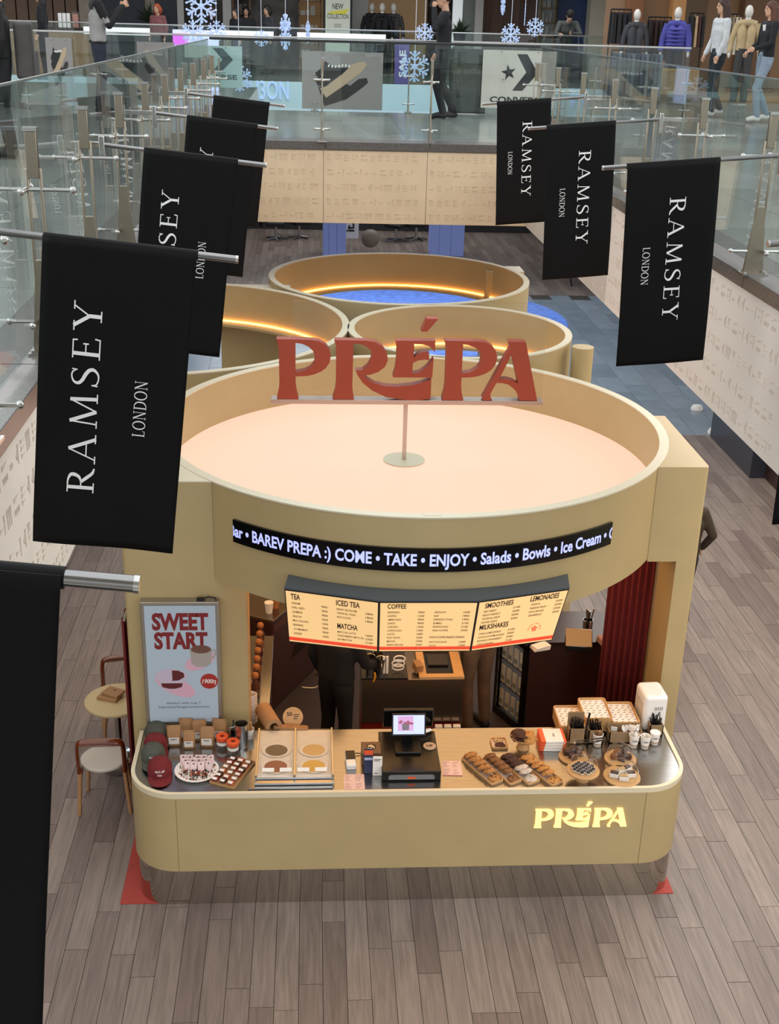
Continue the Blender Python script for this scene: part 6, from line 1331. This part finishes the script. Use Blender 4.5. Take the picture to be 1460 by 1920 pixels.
# framed new collection poster
a, b_ = PY(606, 0, 35.6), PY(660, 46, 35.6)
t = thing('lit_poster', 'framed NEW COLLECTION shop poster with yellow brush stroke', 'poster', ((a.x+b_.x)/2, 35.6, ZU)); w_ = b_.x-a.x; zc = PY(633, 20, 35.6).z-ZU
MB().b2(-w_/2, w_/2, 0, .08, 0, 3.0).build('frame', DRK, t); MB().b2(-w_/2+.06, w_/2-.06, -.01, 0, .3, 2.6).build('sheet', mat('lit_sheet', '#cfd3c4', .5, emit=.2, ecol='#cfd3c4'), t, smooth=False)
g = MB(); g.M = frame_matrix((0, -.012, zc), (1, 0, 0), (0, 0, 1)); txt(g, 'NEW', 0, .04, .14, w=.3, align='c', bold=.02); txt(g, 'COLLECTION', 0, -.2, .12, w=.58, align='c', bold=.02); txt(g, '2025', 0, -.42, .09, w=.2, align='c'); g.build('lettering', mat('olive_text', '#5d6640', .6), t, smooth=False)
g = MB(); g.M = frame_matrix((0, -.0112, zc), (1, 0, 0), (0, 0, 1)); g.prism([(-.3, -.08), (.2, -.1), (.32, .06), (.1, .02), (-.2, -.02)], 0, .0005); g.build('brush_stroke', mat('yellow_stroke', '#d9cf52', .6, emit=.2), t, smooth=False)
# mannequins and racks
def mannequin(label, x, Yq, rz, c_top, c_bot, H_=1.85, puffy=0, base=0.0, skinm='#d8d2c8'):
    q = PY(x, 40, Yq); t = thing('mannequin', label, 'mannequin', (q.x, Yq, ZU+base), rz); k = H_/1.75
    SK = mat('manne_'+skinm, skinm, .4); b = MB(); b.sph((0, .02, 1.62*k), (.075*k, .092*k, .115*k), 14, 10); b.tube([(0, 0, 1.42*k), (0, .01, 1.55*k)], [.06*k, .05*k], 10)
    for sx in (-1, 1): b.sph((sx*.27*k, .02, .86*k), (.03, .035, .06), 8, 6); b.tube([(0, 0, 1.44*k), (sx*.17*k, 0, 1.40*k), (sx*.24*k, -.01, 1.18*k), (sx*.27*k, .02, .86*k)], .03, 8)
    b.build('body', SK, t)
    g = MB(); r = 1.25 if puffy else 1.0
    for sx in (-1, 1): g.tube([(sx*.08*k, 0, .95*k), (sx*.075*k, 0, 1.12*k), (sx*.09*k, 0, 1.3*k), (sx*.08*k, 0, 1.42*k)], [.10*r, .095*r, .105*r, .05], 12); g.tube([(sx*.17*k, 0, 1.41*k), (sx*.24*k, -.01, 1.18*k), (sx*.27*k, .02, .92*k)], [.07*r, .06*r, .05*r], 10)
    if puffy:
        for z in range(6): g.lathe([(.17, .98+z*.075), (.235, 1.01+z*.075), (.17, 1.045+z*.075)], 18, sy=.7)
    g.tube([(-.17*k, 0, 1.41*k), (0, 0, 1.44*k), (.17*k, 0, 1.41*k)], [.06, .08, .06], 10); g.build('top', mat('mcl_'+c_top, c_top, .8, noise=.1), t)
    g = MB()
    for sx in (-1, 1): g.tube([(sx*.07*k, 0, .98*k), (sx*.09*k, 0, .5*k), (sx*.09*k, 0, .04)], [.105, .085, .075], 10)
    g.build('trousers', mat('mcl_'+c_bot, c_bot, .85, noise=.12), t); MB().cyl((0, 0, 0), .2, .02, 20).build('base', STEEL, t)
    return t
mannequin('shop mannequin in a black suit behind the far glass', 716, 35.0, PI, '#141416', '#141416'); mannequin('shop mannequin in a dark grey coat beside the suit', 737, 35.2, PI, '#3b3a3c', '#2a2a2c'); mannequin('shop dummy in charcoal behind the first suit', 697, 35.8, PI, '#1d1d20', '#1d1d20')
def rack(label, x0, x1, Yq, z_, cols, base=0, h_=.62):
    a, b_ = PY(x0, 60, Yq), PY(x1, 60, Yq); t = thing('clothes_rack', label, 'clothes rack', (a.x, Yq, ZU+base)); L_ = b_.x-a.x
    m_ = MB(); m_.tube([(0, 0, z_), (L_, 0, z_)], .015, 8); [m_.tube([(x, 0, 0), (x, 0, z_)], .015, 8) for x in (0, L_)]; m_.build('frame', BLK, t)
    n = max(4, int(L_/.09))
    for i in range(n):
        c_ = cols[i % len(cols)]; g = MB(); x = (i+.5)*L_/n; g.box((x, 0, z_-.06-h_/2), (L_/n*.8, .42, h_), taper=.8); g.tube([(x, 0, z_-.06), (x, 0, z_+.01)], .006, 5); g.build('hanging_garment', mat('garment_'+c_, c_, .85, noise=.15), t, bevel=.02)
# shop on the right gallery
RS = thing('clothing_shop', 'brightly lit clothing shop behind the right gallery', 'shop front', (0, 0, ZU)); struct(RS)
a, b_ = PY(1138, 60, 30.0), PY(1560, 60, 27.0)
MB().b2(a.x, 22, 30.2, 30.4, 0, 5).build('back_wall', mat('shop_tan_glow', '#8f7257', .6, noise=.2, nscale=1.0, emit=.06, ecol='#b08556'), RS, smooth=False)  # faint glow in the wall colour stands in for shop lighting
MB().b2(a.x, 22, 26.3, 30.3, 0, .12).build('wood_step', mat('shop_wood', '#a87f52', .5, noise=.1), RS, bevel=.01)
for x_, w_, c_ in ((1187, .35, '#7c4f2e'), (1268, .3, '#c08d57'), (1300, .5, '#5b4632'), (1420, .8, '#6a4d34')):
    q = PY(x_, 30, 29.9); MB().b2(q.x-w_/2, q.x+w_/2, 29.7, 30.1, .12, 3.4).build('wall_fixture', mat('fix_'+c_, c_, .6, emit=.08), RS, bevel=.01)  # slight glow put into the fixtures in place of shop lamps
q = PY(1281, 105, 25.8); o = B((q.x, 26.1, .38), (.75, .6, .5)).build('display_plinth', mat('plinth', '#b08a5e', .5), RS, bevel=.02)
rack('black clothes rack with dark shirts at the shop corner', 1142, 1180, 27.2, 1.75, ('#1a1718', '#262022', '#1b1b20'), .0); rack('rack of brown and dark coats left of the blue jacket', 1213, 1256, 27.4, 1.62, ('#241512', '#34201b', '#2a2018'), .0, .8)
rack('rack of mixed tops left of the woman in white', 1290, 1316, 27.6, 1.6, ('#222222', '#b99a78', '#4a2a2a'), .12); rack('rack of pale striped shirts between the two women', 1358, 1384, 27.4, 1.6, ('#b5a489', '#8a7a62', '#c9bda6'), .12, .75)
rack('rack of jeans behind the right glass corner', 1150, 1245, 25.4, .98, ('#3d4653', '#56606b', '#2c333d'), .0, .8)
mannequin('mannequin in a grey sweater at the shop corner', 1193, 27.0, PI, '#3f3f44', '#24242a', 1.78); mannequin('mannequin in a violet blue puffer jacket', 1270, 26.6, PI-.4, '#4a4a9a', '#1e2027', 1.84, 1); mannequin('mannequin in a cream printed top and grey jeans', 1402, 25.6, PI-.3, '#b79f78', '#3c3c3a', 1.9)
# cafe props: counter with white cylinders, plants, signs
q = PY(120, 60, 31.0); t = thing('cafe_counter', 'café counter with snacks behind the far left rail', 'counter', (q.x-.3, 31.2, ZU)); MB().b2(-1.0, .8, 0, .6, 0, 1.0).build('body', WOODM, t, bevel=.01); MB().b2(-1.05, .85, -.05, .65, 1.0, 1.04).build('worktop', DKB, t)
for k in range(3):
    p_ = PY(112+k*8, 41, 31.3); o = MB().cyl((0, 0, 0), .045, .32, 18).build('white_canister', WHT); o.location = (p_.x, 31.35, ZU+1.041); tag(o, ('left', 'middle', 'right')[k]+' white canister on the far left café counter', 'canister', 'canisters on the café counter')
p_ = PY(141, 41, 31.3); t = thing('snack_jar', 'tall jar of pink snacks beside the white canisters', 'jar', (p_.x, 31.35, ZU+1.041)); MB().cyl((0, 0, 0), .08, .36, 20).build('glass', CLG, t); MB().cyl((0, 0, .01), .07, .3, 16).build('snacks', mat('snack', '#b77d6d', .6, noise=.4, nscale=30), t)
def plant(label, x, Yq, z, r):
    q = PY(x, 50, Yq); t = thing('potted_plant', label, 'plant', (q.x, Yq, ZU)); m0 = MB().b2(-.15, .15, -.15, .15, 0, z); m0.build('stand', DRK, t, bevel=.01); MB().lathe([(0, z), (.12, z), (.16, z+.3), (.14, z+.3), (.1, z+.02), (0, z+.02)], 18).build('pot', DRK, t); m_ = MB()
    for k in range(70):
        a = random.uniform(0, 6.28); e_ = random.uniform(.2, 1.5); L_ = r*random.uniform(.6, 1.1); d = Vector((math.cos(a)*math.cos(e_), math.sin(a)*math.cos(e_), math.sin(e_))); n_ = d.cross(Vector((0, 0, 1))).normalized()*.025; p0 = Vector((0, 0, z+.28)); m_.add([p0, p0+d*L_*.5+n_, p0+d*L_+Vector((0, 0, -.05)), p0+d*L_*.5-n_], [(0, 1, 2, 3)])
    m_.build('leaves', mat('leaf', '#26331f', .6, noise=.2), t, smooth=False)
plant('dark green potted plant behind the guard', 862, 31.2, .85, .42); plant('tall leafy plant by the far brick strip', 284, 34.5, .9, .6)
PURP = mat('sign_magenta', '#c35ad0', .4, emit=.8, ecol='#d06ae0'); LILAC = mat('sign_lilac', '#c3c6f2', .4, emit=.6, ecol='#c8ccff')
a, b_ = PY(312, 56, 29.0), PY(392, 82, 29.0); t = thing('lit_sign', 'glowing pink and lilac screen below the far left rail', 'sign', ((a.x+b_.x)/2, 30.24, (a.z+b_.z)/2-.05)); w_ = (b_.x-a.x); MB().b2(-w_/2, w_/2, 0, .1, -.18, .18).build('screen', LILAC, t, smooth=False); MB().b2(-w_/2, -w_/2+.35, -.01, 0, -.15, .1).build('pink_block', PURP, t, smooth=False)
a = PY(385, 120, 24.0); t = thing('lit_column', 'tall lilac lit column seen through the left glass', 'sign', (a.x, 26.0, 2.0)); MB().b2(-.11, .11, -.1, .1, 0, 3.9).build('column', LILAC, t, smooth=False)
a = PY(757, 80, 29.8); t = thing('purple_banner', 'purple sale banner hanging behind the far glass', 'banner', (a.x, 30.32, 4.955)); MB().b2(-.17, .17, 0, .02, 0, 1.0).build('cloth', mat('purple', '#5b4f86', .6, emit=.1), t, smooth=False); g = MB(); g.M = frame_matrix((.08, -.004, .15), (0, 0, 1), (-1, 0, 0)); txt(g, 'SALE', 0, 0, .14, w=.6, bold=.03); g.build('lettering', LETW, t, smooth=False)
a = PY(520, 120, 29.9); t = thing('window_lettering', 'tall blue white neon letters on the icy fascia left of the posters', 'sign', (a.x, 30.12, 4.3)); g = MB(); g.M = frame_matrix((-.75, -.0, .25), (1, 0, 0), (0, 0, 1)); txt(g, 'IU3ON', 0, 0, .42, w=1.0, ext=.03); g.build('letters', mat('neon_blue', '#c7d9ff', .4, emit=.3, ecol='#b4ccff'), t, smooth=False)
for x, Yq, w_, lb_ in ((220, 30.6, .95, 'left'), (455, 30.6, .9, 'middle'), (640, 30.6, 1.3, 'right')):
    q = PY(x, 62, 30.4); o = B((q.x, 30.327, 5.96), (w_*1.6, .03, .16)).build('light_box', LITW, smooth=False); tag(o, lb_+' long white light box along the far handrail', 'light box')
# ---------------------------------------------------------------- far ground floor
BLUC = mat('blue_wrap', '#8d9fe0', .6, emit=.1, ecol='#8fa3ea')
for k, (x0, x1) in enumerate(((605, 648), (806, 868))):
    a, b_ = PZ(x0, 480, 0), PZ(x1, 480, 0); t = thing('wrapped_column', ('left' if k == 0 else 'right')+' pale blue wrapped column at the far end of the hall', 'column', ((a.x+b_.x)/2, a.y, 0)); MB().b2(-(b_.x-a.x)/2, (b_.x-a.x)/2, 0, .7, 0, 3.94).build('shaft', BLUC, t, bevel=.02)
    for s_ in (-.25, .1): MB().b2(s_*(b_.x-a.x), s_*(b_.x-a.x)+.01, -.004, 0, 0, 3.9).build('wrap_seam', mat('seam_blue', '#6f80c6', .6), t)
q = PZ(694, 462, .0); t = thing('hanging_globe', 'grey globe lamp hanging between the blue columns', 'lamp', PY(694, 447, q.y-2)); MB().sph((0, 0, 0), .26, 24, 16).build('globe', mat('globe', '#85786a', .5), t); None; t.children[0] if False else None; MB().tube([(0, 0, .26), (0, 0, 3.95-t.location.z)], .012, 6).build('cord', BLK, t)
q = PZ(658, 466, 0); t = thing('hanging_sign', 'white vertical sign with dark letters beside the left blue column', 'sign', (q.x, q.y, 0)); MB().b2(-.22, .22, 0, .06, .3, 3.0).build('board', PAP, t); MB().b2(-.03, .03, .01, .05, 0, .3).build('foot', STEEL, t); g = MB(); g.M = frame_matrix((.08, -.01, .5), (0, 0, 1), (-1, 0, 0)); txt(g, 'it.', 0, 0, .24, bold=.03); g.build('lettering', DARKT, t, smooth=False)
for k, x in enumerate((515, 560, 745, 785)):
    q = PZ(x, 462, 0); t = thing('salon_chair', 'black chair on chrome star foot at the far end, %s from the left' % ('first', 'second', 'third', 'fourth')[k], 'chair', (q.x, 37.5+.3*(k % 2), 0), .5*k, 'chairs at the far end of the hall')
    MB().box((0, 0, .5), (.55, .55, .14)).build('seat', BLK, t, bevel=.04); MB().box((0, .26, .85), (.55, .1, .65), rx=-.12).build('backrest', BLK, t, bevel=.04); MB().cyl((0, 0, .06), .04, .4, 12).build('column', CHROME, t)
    for a in range(5): MB().tube([(0, 0, .08), (.36*math.cos(a*1.257), .36*math.sin(a*1.257), .03)], .022, 8).build('foot', CHROME, t)
t = thing('dark_shopfront', 'dark glass shop front at the far end of the hall', 'shop front', (0, 39.5, 0)); struct(t)
for k in range(7): MB().b2(-6+k*2.2, -6+k*2.2+2.1, 0, .06, 0, 3.9).build('glass_bay', mat('dark_bay', '#2a2a2e', .15), t, bevel=.01)
for k in range(7): MB().b2(-6+k*2.2+.3, -6+k*2.2+1.8, -.03, 0, .25, .33).build('light_bar', LITW, t)
# shelving with goods in the far shops
for x0, x1, cols in ((560, 602, ('#c9c2b4', '#8a6a4a', '#d8d4cc')), (436, 470, ('#b9b3a8', '#6e5a4a')), (1012, 1042, ('#d9d9d6', '#a8aaa6'))):
    a, b_ = PY(x0, 40, 36.9), PY(x1, 40, 36.9); t = thing('shop_shelf', 'open shelf of small boxed goods in the far shops, %s one' % {560: 'middle', 436: 'left', 1012: 'right'}[x0], 'shelf', (a.x, 36.9, ZU)); L_ = b_.x-a.x
    for k in range(6): MB().b2(0, L_, 0, .3, .3+.38*k, .33+.38*k).build('shelf_board', WOODM, t)
    for sx in (0, L_-.03): MB().b2(sx, sx+.03, 0, .3, 0, 2.4).build('upright', WOODM, t)
    for k in range(6):
        x = .05
        while x < L_-.15: w_ = random.uniform(.06, .13); h_ = random.uniform(.12, .28); MB().b2(x, x+w_, .04, .24, .33+.38*k, .33+.38*k+h_).build('boxed_good', mat('good_'+cols[k % len(cols)], random.choice(cols), .6), t); x += w_+.03
# small floor things right of the kiosks
for x, y, lb_ in ((1306, 768, 'small white dome light on the tile floor'), (1338, 812, 'white dome light at the tile edge by the navy pillar')):
    q = PZ(x, y, 0); o = MB().lathe([(.11, 0), (.11, .03), (.08, .08), (0, .1)], 20).build('floor_dome', WHT); o.location = (q.x, q.y, .001); tag(o, lb_, 'light')
q = PZ(1088, 535, 0); t = thing('black_bench', 'black bench with chrome legs below the far right parapet', 'bench', (q.x, q.y, 0)); MB().box((0, 0, .42), (.7, .6, .16)).build('seat', BLK, t, bevel=.03); [MB().tube([(sx*.28, -.2, 0), (sx*.28, .2, .36)], .02, 8).build('leg', CHROME, t) for sx in (-1, 1)]

o = struct(MB().b2(-20, 22, 32.5, 46, ZU+3.3, ZU+3.5).build('ceiling', mat('ceiling_dim', '#8f8c88', .8), smooth=False)); tag(o, 'ceiling over the far shop gallery', 'ceiling')
o = struct(MB().b2(PY(1138, 60, 30).x, 22, 26.4, 30.4, ZU+3.3, ZU+3.5).build('ceiling', mat('ceiling_dim', '#8f8c88', .8), smooth=False)); tag(o, 'ceiling over the clothing shop on the right', 'ceiling')
